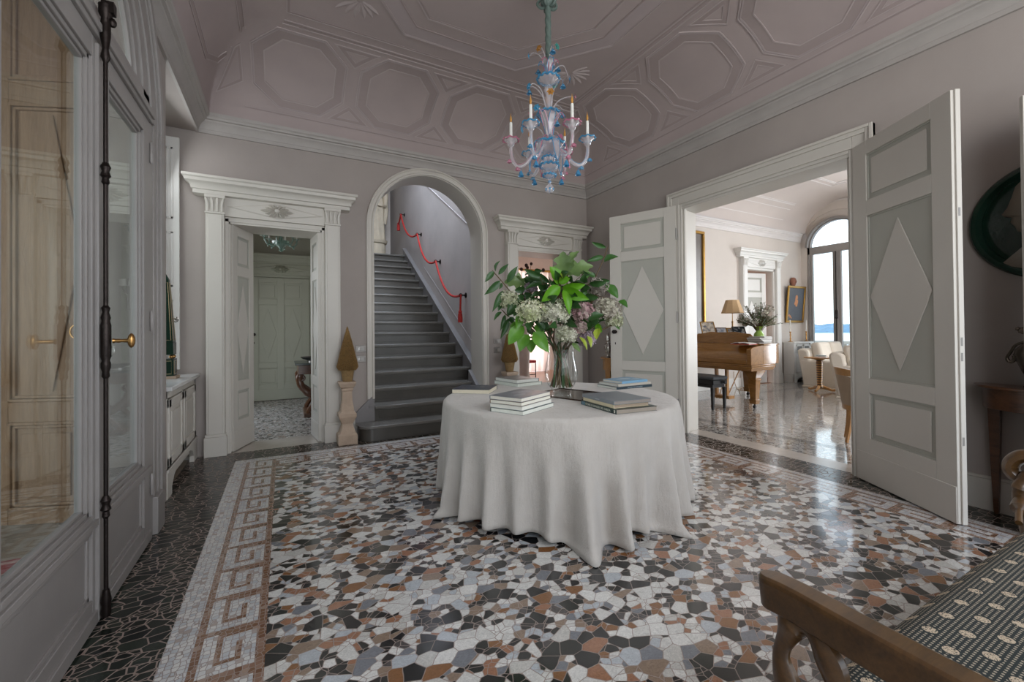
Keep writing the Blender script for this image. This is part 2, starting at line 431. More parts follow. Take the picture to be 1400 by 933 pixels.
# ---- main floor: one mesh, laid with different stones
def build_floor():
    A, B, C, D, E = -.437, -.047, 5.127, 4.46, 4.069
    mb = MB(); ew = .105; cell = .038
    z = 0
    def q(x0, x1, y0, y1, m):
        mb.mi = m; mb.add([(x0,y0,z),(x1,y0,z),(x1,y1,z),(x0,y1,z)], [(0,1,2,3)])
    w = E-A
    # dark band
    q(XL-.05, A, YF, YB-.05, 1); q(A, D, C, YB-.05, 1); q(E, D, YF, C, 1)
    # outer white band
    q(A, A+ew, YF, C, 2); q(A+ew, E-ew*.6, C-ew, C, 2); q(E-ew*.6, E, YF, C, 2)
    # meander
    key = ["11111110","00000010","01111010","01000010","01111110"]
    rows = [.030,.050,.022,.050,.022,.050,.036]; cols = [.030,.050,.024,.024,.050,.022,.050,.030]
    ra = [sum(rows[:i]) for i in range(8)]; bw = ra[7]
    def run(fn, length):
        s, k = 0.0, 0
        while s+cols[k % 8] < length:
            for r in range(7):
                white = 1 <= r <= 5 and key[r-1][k % 8] == '1'
                fn(s, s+cols[k % 8], ra[r], ra[r+1], 2 if white else 3)
            s += cols[k % 8]; k += 1
        return s
    x0 = A+ew; y0 = C-ew; x1 = E-ew*.6
    run(lambda a,b,c,d,m: q(x0+c, x0+d, y0-b, y0-a, m), y0-YF)
    s = run(lambda a,b,c,d,m: q(x0+bw+a, x0+bw+b, y0-d, y0-c, m), x1-x0-2*bw)
    run(lambda a,b,c,d,m: q(x1-d, x1-c, y0-b, y0-a, m), y0-YF)
    q(x0+bw+s, x1-bw, y0-bw, y0, 3)
    q(x0+bw, x1-bw, YF, y0-bw, 0)
    # threshold stones and the door reveals
    q(D, 4.72, YF, YB+.4, 4); q(XL-.05, D, YB-.05, YB+.42, 4)
    return struct(mb.build('floor', [M['palladiana'], M['darkband'], M['tess_w'], M['tess_b'], M['threshold']], smooth=False))
build_floor()
# first ring of black-and-white cubes just inside the key border is part of the mosaic
def floor_slab(name, x0, x1, y0, y1, mat, z=0.0, t=.05):
    mb = MB(); mb.box(x0, x1, y0, y1, z-t, z); return struct(mb.build(name, mat, smooth=False))
def lr_floor():
    mb = MB()
    def q(x0, x1, y0, y1, m):
        mb.mi = m; mb.add([(x0,y0,0),(x1,y0,0),(x1,y1,0),(x0,y1,0)], [(0,1,2,3)])
    a, b = 5.18, 5.31; c, d = 5.1, 5.22
    q(4.72, a, -1.6, 5.93, 0); q(a, b, -1.6, d, 1); q(a, b, d, 5.93, 0)
    q(b, 10.75, c, d, 1); q(10.75, 10.88, -1.6, d, 1); q(b, 10.75, -1.6, c, 0); q(b, 11.9, d, 5.93, 0); q(10.88, 11.9, -1.6, d, 0)
    return struct(mb.build('floor_living', [M['terrazzo'], M['terrazzo_dk']], smooth=False))
lr_floor()
floor_slab('floor_hall', -1.35, .85, YB+.42, 9.6, M['terrazzo_hall'])
floor_slab('floor_parlour', 2.72, 11.4, YB+.42, 12.2, M['parquet'], -.002)
floor_slab('floor_vestibule', -6.0, XL-.05, -1.9, 6.5, M['plank'], -.002)

# ---- walls of the entrance hall
DL = (-.52, .40); AR = (1.0, 2.5); DR = (3.07, 4.0)
struct(wall('x', YB, YB+.4, XL-.4, XR+.3, 0, 3.72, [(DL[0],DL[1],0,2.51,0),(AR[0],AR[1],0,2.645,1),(DR[0],DR[1],0,2.51,0)]).build('wall_back', M['wall'], smooth=False))
struct(wall('y', XR, XR+.33, YF, YB+.4, 0, 3.72, [(1.78,3.72,0,2.83,0)]).build('wall_right', M['wall'], smooth=False))
FA = 2.62
mb = wall('y', XL-.24, XL, YF, 4.2, 0, 3.72, [(1.79,3.45,0,2.63,1)])
mb.box(-1.15, -1.05, 4.05, 4.2, 0, 3.72)                                     # cheek of the window niche
struct(mb.build('wall_left', M['wall'], smooth=False))
mb = MB(); mb.box(-1.15, XL, 4.2, YB, 3.45, 3.72); struct(mb.build('wall_niche_top', M['wall'], smooth=False))
mb = MB(); mb.box(-1.15, -1.065, 4.2, YB, 0, .86); 
mb.box(-1.15, -1.08, 4.2, 4.34, .86, 3.452); mb.box(-1.15, -1.08, 5.40, YB, .86, 3.452)
struct(mb.build('wall_niche_back', M['wall'], smooth=False))
# window of the niche
w1 = shell('window_1', (-1.115, 4.87, .86))
mb = MB()
for a, b, c, d in ((-.53,-.46,0,2.59),(.46,.53,0,2.59),(-.04,.04,0,2.59),(-.46,.46,0,.08),(-.46,.46,2.51,2.59),(-.46,.46,1.9,1.96)):
    mb.box(-.03, .03, a, b, c, d)
mb.build('window_frame', M['white'], w1)
mb = MB(); mb.box(-.004, .004, -.46, .46, .08, 2.51); mb.build('window_pane', M['pane'], w1)

# ---- cornice of the hall
CP = [(0,3.44),(.022,3.44),(.024,3.475),(.03,3.48),(.036,3.50),(.055,3.53),(.082,3.548),(.086,3.562),(.108,3.566),(.112,3.585),(.13,3.598),(.135,3.625),(0,3.625)]
def cornice(path, mat=M['cornice'], dz=0):
    mb = MB(); mb.sweep([(a, b+dz) for a, b in CP], path); return trim(mb, mat, ang=25)
k = 1
cornice([((XL,YF,0),(1,0,0),(0,0,1)), ((XL,YB,0),(1,-1,0),(0,0,1)), ((XR,YB,0),(-1,-1,0),(0,0,1)), ((XR,YF,0),(-1,0,0),(0,0,1))])

# ---- ceiling: coved vault, painted with octagons
CZ, CR = 3.615, .585
CX0, CX1, CY1 = XL+.13, XR-.13, YB-.13
WL, WR, WB = .5, 1.0, 1.0
def cz(x, y):
    def f(d, w):
        t = max(0, min(1, d/w)); return CZ+CR*sqrt(max(0, 1-(1-t)**2))
    return min(f(x-CX0, WL), f(CX1-x, WR), f(CY1-y, WB))
th = [pi/2*i/14 for i in range(15)]
xs = [CX0+WL*(1-cos(t)) for t in th] + [CX0+WL+(CX1-WR-CX0-WL)*i/30 for i in range(1,30)] + [CX1-WR*(1-cos(t)) for t in reversed(th)]
ys = [YF+(CY1-WB-YF)*i/40 for i in range(40)] + [CY1-WB*(1-cos(t)) for t in reversed(th)]
# extra samples so the groins stay crisp
xs = sorted(set([round(v,4) for v in xs] + [round(CX1-i*.05,4) for i in range(1,20)])); ys = sorted(set([round(v,4) for v in ys]+[round(CY1-i*.05,4) for i in range(1,20)]))
mb = MB(); nx = len(xs)
mb.add([(x,y,cz(x,y)) for y in ys for x in xs], [(j*nx+i, j*nx+i+1, (j+1)*nx+i+1, (j+1)*nx+i) for j in range(len(ys)-1) for i in range(nx-1)])
struct(mb.build('ceiling', M['ceil'], ang=60))

def inset(poly, d):
    n = len(poly); out = []
    for i in range(n):
        a, b, c = Vector(poly[i-1]), Vector(poly[i]), Vector(poly[(i+1)%n])
        e1 = (b-a).normalized(); e2 = (c-b).normalized()
        n1 = Vector((-e1.y, e1.x)); n2 = Vector((-e2.y, e2.x))
        m = (n1+n2); m = m/max(.2, (1+n1.dot(n2)))
        out.append(tuple(b+m*d))
    return out
def strip(mb, A, B, fn, h, n=6, closed=True):
    N = len(A)
    for i in range(N if closed else N-1):
        j = (i+1) % N
        for k in range(n):
            t0, t1 = k/n, (k+1)/n
            L = lambda P,t: (P[i][0]+(P[j][0]-P[i][0])*t, P[i][1]+(P[j][1]-P[i][1])*t)
            a0, a1, b0, b1 = L(A,t0), L(A,t1), L(B,t0), L(B,t1)
            vs = [fn(*a0,0), fn(*a0,h), fn(*b0,h), fn(*b0,0), fn(*a1,0), fn(*a1,h), fn(*b1,h), fn(*b1,0)]
            mb.add(vs, [(0,4,5,1),(1,5,6,2),(2,6,7,3)])
TH0, TK = radians(50), radians(32)/.455
def mapb(x, a, h):                      # back cove
    t = TH0+a*TK; nx_, nz_ = cos(t)/1.0, sin(t)/CR; l = hypot(nx_, nz_)
    return (x, CY1-WB+WB*cos(t)-h*nx_/l, CZ+CR*sin(t)-h*nz_/l)
def mapr(y, a, h):                      # right cove
    t = TH0+a*TK; nx_, nz_ = cos(t)/1.0, sin(t)/CR; l = hypot(nx_, nz_)
    return (CX1-WR+WR*cos(t)-h*nx_/l, y, CZ+CR*sin(t)-h*nz_/l)
def mapl(y, a, h):                      # left cove (narrower)
    t = TH0+a*TK; nx_, nz_ = cos(t)/WL, sin(t)/CR; l = hypot(nx_, nz_)
    return (CX0+WL-WL*cos(t)+h*nx_/l, y, CZ+CR*sin(t)-h*nz_/l)
def mapf(x, y, h): return (x, y, CZ+CR-h)
mb = MB()                               # material 0 line, 1 lo, 2 hi
def frame(poly, fn, seq, n=6, flip=False):
    for d0, d1, h, m in seq:
        mb.mi = m; strip(mb, inset(poly,d0), inset(poly,d1), fn, h, n)
OCT = [(-.215,-.455),(.215,-.455),(.455,-.215),(.455,.215),(.215,.455),(-.215,.455),(-.455,.215),(-.455,-.215)]
seqo = [(0,.012,.008,0),(.016,.03,.006,2),(.03,.115,.003,1),(.115,.127,.006,0)]
def octs(fn, centres, p):
    for c in centres:
        frame([(c+x, y) for x, y in OCT], fn, seqo)
    for c in centres[:-1]:
        m = c+p/2
        frame([(m-.235,-.455),(m+.235,-.455),(m,-.225)], fn, [(0,.010,.006,0),(.010,.045,.003,1),(.045,.052,.005,0)], 5)
        frame([(m,.225),(m+.225,.45),(m-.225,.45)], fn, [(0,.010,.006,0),(.010,.045,.003,1),(.045,.052,.005,0)], 5)
octs(mapb, [.17+1.03*i for i in range(4)], 1.03)
octs(mapr, [4.13-1.085*i for i in range(5)], 1.085)
def line(fn, s0, s1, a, w, h, m, n=24):
    mb.mi = m; strip(mb, [(s0,a),(s1,a)], [(s0,a+w),(s1,a+w)], fn, h, n, closed=False)
for a, w, m in ((-.515,.010,0),(-.53,.008,1),(.50,.012,0),(.535,.012,1),(.55,.01,0)):
    line(mapb, -.35+.35*(a+.5), 4.25-.75*(a+.5), a, w, .006, m); line(mapr, YF, 5.38-.75*(a+.5), a, w, .006, m)
frame([(-.33,-.40),(-.33,.36),(-.33-.0,.38),(-.55,-.40)][::-1] if False else [(-.62,-.42),(-.36,-.22),(-.36,.18),(-.42,.12)], mapb, [(0,.010,.006,0),(.010,.03,.003,1)], 5)
for y0, y1 in ((3.35,5.05),(1.3,3.05),(-.7,1.0)):
    frame([(y0,-.36),(y1-.25,-.36),(y1,-.16),(y1,.10),(y1-.25,.36),(y0,.36)], mapl, [(0,.012,.008,0),(.012,.07,.003,1),(.07,.08,.006,0)], 5)
PAN = [(1.05,.05),(2.28,.05),(2.96,.86),(2.96,3.29),(2.28,4.10),(1.05,4.10),(.37,3.29),(.37,.86)]
frame(PAN, mapf, [(-.012,0,.008,0),(.004,.014,.006,0),(.014,.15,.003,2),(.15,.165,.006,1),(.30,.315,.006,0),(.318,.33,.004,1)], 4)
frame([(.03,-1.2),(3.28,-1.2),(3.28,4.31),(.03,4.31)], mapf, [(0,.012,.006,0),(.012,.03,.003,1)], 4)
# leaf sprays in the corners of the flat panel
mb.mi = 0
for cx, cy, an in ((.60,3.85,radians(135)),(2.86,3.86,radians(45)),(.60,.32,radians(225)),(2.86,.32,radians(315))):
    for k in range(-5, 6):
        a = an+k*radians(21); L_ = .26-.012*abs(k)
        pts = [(cx+cos(a)*L_*t, cy+sin(a)*L_*t) for t in (.12,.45,.8,1)]; w = (.008,.028,.02,.002)
        px, py = -sin(a), cos(a)
        vs = []
        for (x,y), ww in zip(pts, w):
            vs += [mapf(x+px*ww,y+py*ww,0), mapf(x,y,.007), mapf(x-px*ww,y-py*ww,0)]
        mb.add(vs, [(3*i+j,3*i+j+1,3*i+j+4,3*i+j+3) for i in range(3) for j in (0,1)])
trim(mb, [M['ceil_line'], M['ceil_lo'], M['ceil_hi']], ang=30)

# ---- panelled door leaf. local: x 0..w from the hinge, y thickness, z up
def leaf(name, w, h, t=.045, loc=(0,0,0), rz=0, mats=('white','white_gr'), handle=None, cols=1, zs=None, hinges=(.35,1.45,2.5), st=.15, hand_x=None, lock=False, edge=None):
    Wm, Gm = M[mats[0]], M[mats[1]]
    k = h/2.857
    zs = zs or [(.373,.752),(.877,2.226),(2.357,2.74)]
    zs = [(a*k, b*k) for a, b in zs]
    mb = MB(); y0, y1 = -t/2, t/2
    xs_ = []
    if cols == 1: xs_ = [(st, w-st)]
    else:
        mid = w/2; xs_ = [(st, mid-st*.45), (mid+st*.45, w-st)]
    mb.box(0, xs_[0][0], y0, y1, .008, h); mb.box(xs_[-1][1], w, y0, y1, .008, h)
    if cols == 2: mb.box(xs_[0][1], xs_[1][0], y0, y1, .008, h)
    e = [.008]+[v for ab in zs for v in ab]+[h]
    for a, b in xs_:
        for i in range(0, len(e), 2): mb.box(a, b, y0, y1, e[i], e[i+1])
    # kick board line and rebated edge
    mb.box(.004, w-.004, y0-.005, y1+.005, .008, .25*k)
    mb.box(w, w+.012, -.006, y1, .008, h)
    root = struct(mb.build(name, Wm, bevel=.003))
    root.location = loc; root.rotation_euler = (0,0,rz)
    for a, b in xs_:
        for i, (za, zb) in enumerate(zs):
            p = MB(); p.box(a, b, -t*.16, t*.16, za, zb)
            for s in (-1, 1):
                ya, yb = (t*.16, t*.5-.002) if s > 0 else (-t*.5+.002, -t*.16)
                ym = (ya+yb)/2
                for q in ((a,a+.014,za,zb),(b-.014,b,za,zb),(a,b,za,za+.014),(a,b,zb-.014,zb)):
                    p.box(q[0], q[1], min(ym,ya) if s>0 else ym, ym if s>0 else yb, q[2], q[3])
            pan = p.build('panel', Gm, root, bevel=.002)
            d = MB()
            if i == 1:
                cx, cz_ = (a+b)/2, (za+zb)/2; rx, rz_ = (b-a)*.47, (zb-za)*.435
                for s in (-1, 1):
                    f0, f1 = s*t*.16, s*t*.34
                    d.prism([(cx-rx,cz_),(cx,cz_-rz_),(cx+rx,cz_),(cx,cz_+rz_)], min(f0,f1), max(f0,f1), 'y')
                d.build('diamond', Wm, pan, bevel=.004)
            else:
                g = min(.045, (b-a)*.13)
                for s in (-1, 1):
                    f0, f1 = s*t*.16, s*t*.30
                    d.box(a+g, b-g, min(f0,f1), max(f0,f1), za+g, zb-g)
                d.build('field', Wm, pan, bevel=.006)
    for z in hinges or ():
        hb = MB(); hb.lathe([(.002,-.075),(.008,-.068),(.008,.068),(.002,.075)], (-.006, y0-.003 if rz_sign(rz) else y1+.003, z*k), 8); hb.build('hinge', M['steel'], root)
    if handle:
        hx = hand_x if hand_x is not None else w-.06
        hz = 1.27
        hb = MB()
        for s in (-1, 1):
            hb.T = Matrix.Translation((hx, s*t/2, hz)) @ Matrix.Rotation(-s*pi/2, 4, 'X')
            hb.lathe([(.026,0),(.026,.004),(.010,.008),(.010,.03),(.024,.036),(.029,.048),(.024,.060),(.004,.064)], (0,0,0), 16)
            hb.T = None
            hb.cbox((hx, s*(t/2+.001), hz-.16), (.012,.003,.03))
        hb.build('handle', M['iron'], root)
    if lock:
        lb = MB()
        for z in (.55, 1.10, 1.20, 2.05):
            lb.cbox((w+.0125, .006, z*k), (.002,.012,.055))
        lb.build('lock_plate', M['steel'], root)
    return root
def rz_sign(a): return False

# double door of the right wall, both leaves thrown open
HX, HY1, HY2, HD = XR-.018, 3.715, 1.815, 2.857
leaf('door_1', .885, HD, .05, (HX, HY1, 0), atan2(4.5456-HY1, 4.0065-HX), handle=True)
leaf('door_2', .90, HD, .05, (HX+.006, HY2-.006, 0), atan2(1.0351-HY2, 3.864-HX), lock=True)
# another white leaf, on the same wall nearer the viewer
leaf('door_3', .60, 2.70, .05, (4.37, .33, 0), atan2(.80-.33, 3.965-4.37))
# doorcase of the double door
mb = MB()
def casing_r(mb, ya, yb, zt, x=XR, w=.19):
    """moulded case on the right wall; steps out towards the room"""
    for a, b, d in ((0,.045,.012),(.03,.15,.028),(.13,.19,.045),(.165,.19,.06)):
        mb.box(x-d, x+.001, ya-b, ya-a, 0, zt+b); mb.box(x-d, x+.001, yb+a, yb+b, 0, zt+b); mb.box(x-d, x+.001, ya-a+.0005, yb+a-.0005, zt+a, zt+b)
casing_r(mb, 1.86, 3.64, 2.83)
# reveal linings
mb.prism([(XR,3.64),(4.725,3.705),(4.725,3.73),(XR,3.73)], 0, 2.83, 'z'); mb.prism([(XR,1.86),(XR,1.77),(4.725,1.77),(4.725,1.80)], 0, 2.83, 'z'); mb.box(XR, 4.725, 1.78, 3.72, 2.80, 2.85)
mb.box(XR+.015, XR+.05, 3.615, 3.66, 0, 2.80); mb.box(XR+.015, XR+.05, 1.84, 1.885, 0, 2.80)
trim(mb, M['white'], bevel=.004)
mb = MB(); casing_r(mb, -.62, .14, 2.70); mb.box(XR-.01, XR, -.62, .14, 0, 2.70); trim(mb, M['white'], bevel=.004)

# ---- classical door surround on a wall facing -Y (centre c, opening a..b, top zt)
def rosette(mb, c, y, z, s=1):
    for k in range(16):
        a = 2*pi*k/16; L_ = (.115 if k % 8 == 0 else .062+.028*abs(cos(a)))*s; Lz = L_*(.62 if k % 8 else .62)
        dx, dz = cos(a)*L_, sin(a)*L_*.75
        nx_, nz_ = -sin(a)*.014*s, cos(a)*.014*s
        vs = []
        for t, w, h in ((.12,.5,.02),(.5,1,.036),(.8,.8,.024),(1,.08,.002)):
            vs += [(c+dx*t+nx_*w, y, z+dz*t+nz_*w), (c+dx*t, y-h*s, z+dz*t), (c+dx*t-nx_*w, y, z+dz*t-nz_*w)]
        mb.add(vs, [(3*i+j,3*i+j+1,3*i+j+4,3*i+j+3) for i in range(3) for j in (0,1)])
    mb.T = Matrix.Translation((c,y,z)) @ Matrix.Rotation(pi/2,4,'X'); mb.lathe([(.02*s,0),(.02*s,.018*s),(.012*s,.026*s),(.003,.028*s)], (0,0,0), 12); mb.T = None
def surround(a, b, zt, y, mat, pw=.165, ent=.44, base=.235, ovh=.0, panel=M['white_gr'], s=1):
    c = (a+b)/2
    mb = MB(); d1 = .10*s
    ia, ib = a-.035, b+.035
    # inner architrave
    mb.box(ia, a, y-.04, y, 0, zt+.035); mb.box(b, ib, y-.04, y, 0, zt+.035); mb.box(ia, ib, y-.04, y, zt, zt+.05)
    for q in (ia-pw, ib):
        mb.box(q, q+pw, y-d1, y, base, zt+.06); mb.box(q+.02, q+pw-.02, y-d1-.008, y, base, zt+.05)
        mb.box(q-.018, q+pw+.018, y-d1-.02, y, 0, base-.03); mb.box(q-.010, q+pw+.010, y-d1-.012, y, base-.03, base)
        mb.box(q-.03, q+pw+.03, y-.05, y, base, zt+.06) if False else None
    # frieze and cornice
    x0, x1 = ia-pw-.005, ib+pw+.005
    mb.box(x0, x1, y-.07, y, zt+.05, zt+.26)
    z0 = zt+.25
    prof = [(0,z0),(.075,z0),(.105,z0+.01),(.105,z0+.05),(.118,z0+.055),(.125,z0+.09),(.145,z0+.115),(.165,z0+.125),(.168,z0+.155),(.185,z0+.165),(.185,z0+.19),(0,z0+.19)]
    prof = [(p*s if p > .07 else p, q) for p, q in prof]
    mb.sweep(prof, [((x0,y,0),(-1,0,0),(0,0,1)),((x0,y,0),(-1,-1,0),(0,0,1)),((x1,y,0),(1,-1,0),(0,0,1)),((x1,y,0),(1,0,0),(0,0,1))])
    root = trim(mb, mat, bevel=.003, ang=30)
    # capitals
    for q in (ia-pw, ib):
        cb = MB(); zc = zt+.06
        cb.box(q-.006, q+pw+.006, y-d1-.012, y-.0, zc, zc+.016)
        cb.box(q-.008, q+pw+.008, y-d1-.02, y, zc+.165, zc+.195)
        cb.box(q+.004, q+pw-.004, y-d1-.004, y, zc+.016, zc+.165)
        for k in range(4):
            xx = q+pw*(k+.5)/4
            cb.tube([(xx,y-d1-.004,zc+.02),(xx,y-d1-.010,zc+.09),(xx+(k-1.5)*.006,y-d1-.016,zc+.135),(xx+(k-1.5)*.012,y-d1-.028,zc+.158)], [.012,.016,.015,.010], 6)
        cb.build('capital', mat, root)
    # raised lozenge and rosette
    lb = MB(); zc = zt+.155
    xa, xb = ia+.01, ib-.01
    lb.add([(xa,y-.07,zc),(c,y-.07,zc-.085),(xb,y-.07,zc),(c,y-.07,zc+.085),(xa+.06,y-.08,zc),(c,y-.08,zc-.07),(xb-.06,y-.08,zc),(c,y-.08,zc+.07)],
           [(4,5,6,7),(0,1,5,4),(1,2,6,5),(2,3,7,6),(3,0,4,7)])
    lb.build('lozenge', mat, root, ang=5)
    rb = MB(); rosette(rb, c, y-.08, zc, 1.45); rb.build('rosette', mat, root)
    return root
surround(DL[0], DL[1], 2.51, YB, M['white'])
surround(DR[0], DR[1], 2.51, YB, M['white'])
# linings of the two doorways in the back wall
for (a, b) in (DL, DR):
    mb = MB(); mb.box(a-.01, a+.012, YB-.03, YB+.41, 0, 2.51); mb.box(b-.012, b+.01, YB-.03, YB+.41, 0, 2.51); mb.box(a, b, YB-.03, YB+.41, 2.49, 2.52)
    trim(mb, M['white'])
# leaves of the left doorway, opened inwards
leaf('door_4', .47, 2.49, .04, (DL[0]+.015, YB+.0, 0), radians(69), st=.10, hinges=())
leaf('door_5', .46, 2.49, .04, (DL[1]-.02, YB-.02, 0), radians(97), st=.10, hinges=())
# slim leaf of the right doorway, open
leaf('door_6', .46, 2.49, .04, (DR[0]+.035, YB+.06, 0), radians(80), st=.10, hinges=(), mats=('white_lr','white_lr'))

# ---- arch trim and stair plinth
mb = MB()
pr = [(0,0),(.0,.03),(.018,.034),(.03,.022),(.06,.022),(.066,.034),(.085,.03),(.09,0)]
cx = (AR[0]+AR[1])/2; r = (AR[1]-AR[0])/2
path = [((AR[0],YB,.46),(-1,0,0),(0,-1,0))]
for i in range(41):
    a = pi-pi*i/40
    path.append(((cx+r*cos(a), YB, 2.645+r*sin(a)), (cos(a),0,sin(a)), (0,-1,0)))
path.append(((AR[1],YB,.30),(1,0,0),(0,-1,0)))
mb.sweep(pr, path)
mb.sweep([(-.008,.0),(.004,.0),(.004,-.40),(-.008,-.40)], path); trim(mb, M['white'], ang=30)
# raised panels on the pale reveal of the arch
# baseboards
def baseboard(name, pts, h=.22, t=.025, mat=M['white']):
    mb = MB()
    for x0, x1, y0, y1 in pts:
        mb.box(x0, x1, y0, y1, 0, h); 
        ex = .008
        if x1-x0 > y1-y0: mb.box(x0, x1, y0+ex, y1, h, h+.02)
        else: mb.box(x0+ex if x0 < 0 else x0+ex, x1, y0, y1, h, h+.02)
    return struct(mb.build(name, mat, bevel=.004))
baseboard('baseboard_back', [(.67,.99,YB-.022,YB),(2.52,2.82,YB-.022,YB),(4.22,XR,YB-.022,YB)])
baseboard('baseboard_right', [(XR-.025,XR,3.84,YB),(XR-.025,XR,.36,1.66),(XR-.025,XR,YF,-.84)])
# ---- glazed doors of the left wall
XD = -.745
mb = MB()                                          # the fixed case: jambs, transom, archivolt
mb.box(XL-.02, -.750, 3.45, 3.53, 0, 2.66); mb.box(XL-.02, -.735, 1.71, 1.79, 0, 2.66)
mb.box(XL-.0, -.752, 3.53, 3.74, 0, 2.66); mb.box(XL, -.746, 3.55, 3.58, 0, 2.66); mb.box(XL, -.744, 3.64, 3.755, 0, 2.66); mb.box(XL, -.732, 3.69, 3.757, 0, 2.66)
mb.box(XL, -.722, 3.525, 3.70, 0, .24)
mb.box(XL-.0, -.70, 1.50, 1.71, 0, 2.66)
mb.box(XL-.02, -.728, 1.79, 3.45, 2.64, 2.73); mb.box(XL-.02, -.715, 1.79, 3.45, 2.665, 2.70)
for r0, r1, x in ((.83,.91,-.735),(.905,1.13,-.752),(.94,.98,-.746),(1.03,1.135,-.744),(1.075,1.137,-.732)):
    mb.ring((0,FA,2.66), (0,1,0), (0,0,1), 1.0, [(r0-1,XL-.02),(r1-1,XL-.02),(r1-1,x),(r0-1,x)], 40, 0, pi)
trim(mb, M['greywhite'], bevel=.004, ang=30)
# fanlight
w2 = shell('window_2', (XD, FA, 2.73))
mb = MB()
for r0, r1, x0, x1 in ((.70,.83,-.05,.0),(.62,.70,-.05,-.012),(.585,.62,-.05,-.026)):
    mb.ring((0,0,0), (0,1,0), (0,0,1), 1.0, [(r0-1,x0),(r1-1,x0),(r1-1,x1),(r0-1,x1)], 36, 0, pi)
mb.box(-.05, .0, -.83, .83, 0, .07); mb.box(-.05, -.02, -.8, .8, .07, .10)
mb.build('window_frame', M['greywhite'], w2, bevel=.003, ang=30)
mb = MB(); mb.add([(-.04, .60*cos(pi*i/24), .60*sin(pi*i/24)) for i in range(25)], [tuple(range(25))]); mb.build('window_pane', M['pane'], w2, smooth=False)
def glazed(name, y0, y1, sl, sr):
    root = shell(name, (XD, y0, 0)); w = y1-y0; H = 2.64
    mb = MB()
    g0, g1, gz0, gz1 = sl, w-sr, .52, H-.10
    mb.box(-.055, 0, 0, g0, .012, H); mb.box(-.055, 0, g1, w, .012, H); mb.box(-.055, 0, g0, g1, gz1, H)
    mb.box(-.055, 0, g0, g1, .012, .13); mb.box(-.055, 0, g0, g1, .42, gz0-.02)
    # glazing beads
    def bead(a, b, za, zb, x, t):
        mb.box(-.05, x, a, a+t, za, zb); mb.box(-.05, x, b-t, b, za, zb); mb.box(-.05, x, a, b, za, za+t); mb.box(-.05, x, a, b, zb-t, zb)
    bead(g0-.001, g1+.001, gz0-.021, gz1+.001, -.012, .022); bead(g0+.02, g1-.02, gz0, gz1-.02, -.024, .016)
    mb.box(-.05, .012, .0, w, gz0-.075, gz0-.045)
    bead(g0-.001, g1+.001, .129, .421, -.012, .02)
    mb.box(-.04, -.02, g0, g1, .13, .42)
    mb.box(-.05, .010, 0, w, .012, .07)
    mb.build('door_frame', M['greywhite'], root, bevel=.003)
    pb = MB(); pb.box(-.04, -.034, g0+.01, g1-.01, gz0-.01, gz1+.01); pb.build('glass_pane', M['pane'], root)
    hb = MB()
    for z in (.35, 1.38, 2.45): hb.lathe([(.002,-.07),(.009,-.06),(.009,.06),(.002,.07)], (.008, (w if y1 > 3 else 0), z), 8)
    hb.build('hinge', M['greywhite'], root)
    return root
g1 = glazed('door_7', 1.795, 2.655, .05, .125)
g2 = glazed('door_8', 2.665, 3.445, .075, .125)
# meeting bead and the bronze espagnolette on it
mb = MB(); mb.box(-.02, .014, .765, .85, .02, 2.62); mb.build('meeting_stile', M['greywhite'], g1, bevel=.005)
bolt = MB(); bolt.tube([(.035,.768,.06),(.035,.768,2.72)], .0085, 10); bo = bolt.build('bolt_rod', M['iron'], g1)
kb = MB()
kb.lathe([(.012,1.10),(.02,1.11),(.017,1.13),(.024,1.15),(.024,1.17),(.019,1.18),(.026,1.2),(.026,1.34),(.02,1.36),(.024,1.375),(.016,1.40),(.022,1.42),(.012,1.43)], (.035,.768,0), 14)
for z in (2.03, .52): kb.lathe([(.012,z-.05),(.02,z-.04),(.016,z-.02),(.026,z-.01),(.018,z+.01),(.026,z+.03),(.014,z+.05)], (.035,.768,0), 12)
kb.lathe([(.012,2.54),(.024,2.56),(.016,2.60),(.026,2.66),(.026,2.70),(.02,2.74),(.034,2.76),(.034,2.80),(.015,2.81)], (.035,.768,0), 12)
kb.cbox((.05,.768,2.79), (.06,.05,.05)); kb.sphere((.062,.785,2.735), .022, 10)
kb.lathe([(.022,.0),(.026,.02),(.022,.05),(.027,.07),(.016,.12)], (.035,.768,.03), 12)
kb.v = [((x-.035)*.75+.035, (y-.768)*.75+.768, z) for x, y, z in kb.v]
kb.build('bolt_fitting', M['iron'], bo)
hb = MB(); hb.T = Matrix.Translation((.06,.768,1.27)) @ Matrix.Rotation(pi/2,4,'Y')
hb.lathe([(.012,0),(.008,.01),(.010,.02),(.007,.03),(.009,.045),(.009,.05),(.012,.055)], (0,0,0), 12)
hb.sphere((0,0,.064), .034, 14, 1, .45, .42); hb.T = None
hb.build('knob', M['brass'], bo)

# ---- neighbouring rooms
struct(wall('x', 9.4, 9.55, -1.45, .97, 0, 3.4).build('wall_hall_back', M['hall_paint'], smooth=False))
struct(wall('y', -1.45, -1.35, YB+.4, 9.5, 0, 3.4, [(6.6,8.3,.5,2.7,0)]).build('wall_hall_left', M['hall_paint'], smooth=False))
struct(wall('y', .85, .97, YB+.4, 12.0, 0, 6.3).build('wall_stair_left', M['wall'], smooth=False))
mb = MB(); mb.box(-1.45, .86, YB+.39, 9.5, 3.35, 3.4); struct(mb.build('ceiling_hall', M['ceil'], smooth=False))
surround(-.56, .46, 2.37, 9.4, M['hall_paint'], pw=.15, s=.9)
leaf('door_9', 1.0, 2.36, .05, (-.55, 9.375, 0), 0, mats=('hall_paint','hall_paint'), cols=2, st=.13, handle=True, hand_x=.06, hinges=())
struct(wall('y', 2.62, 2.72, YB+.4, 12.0, 0, 6.3).build('wall_stair_right', M['stairwall'], smooth=False))
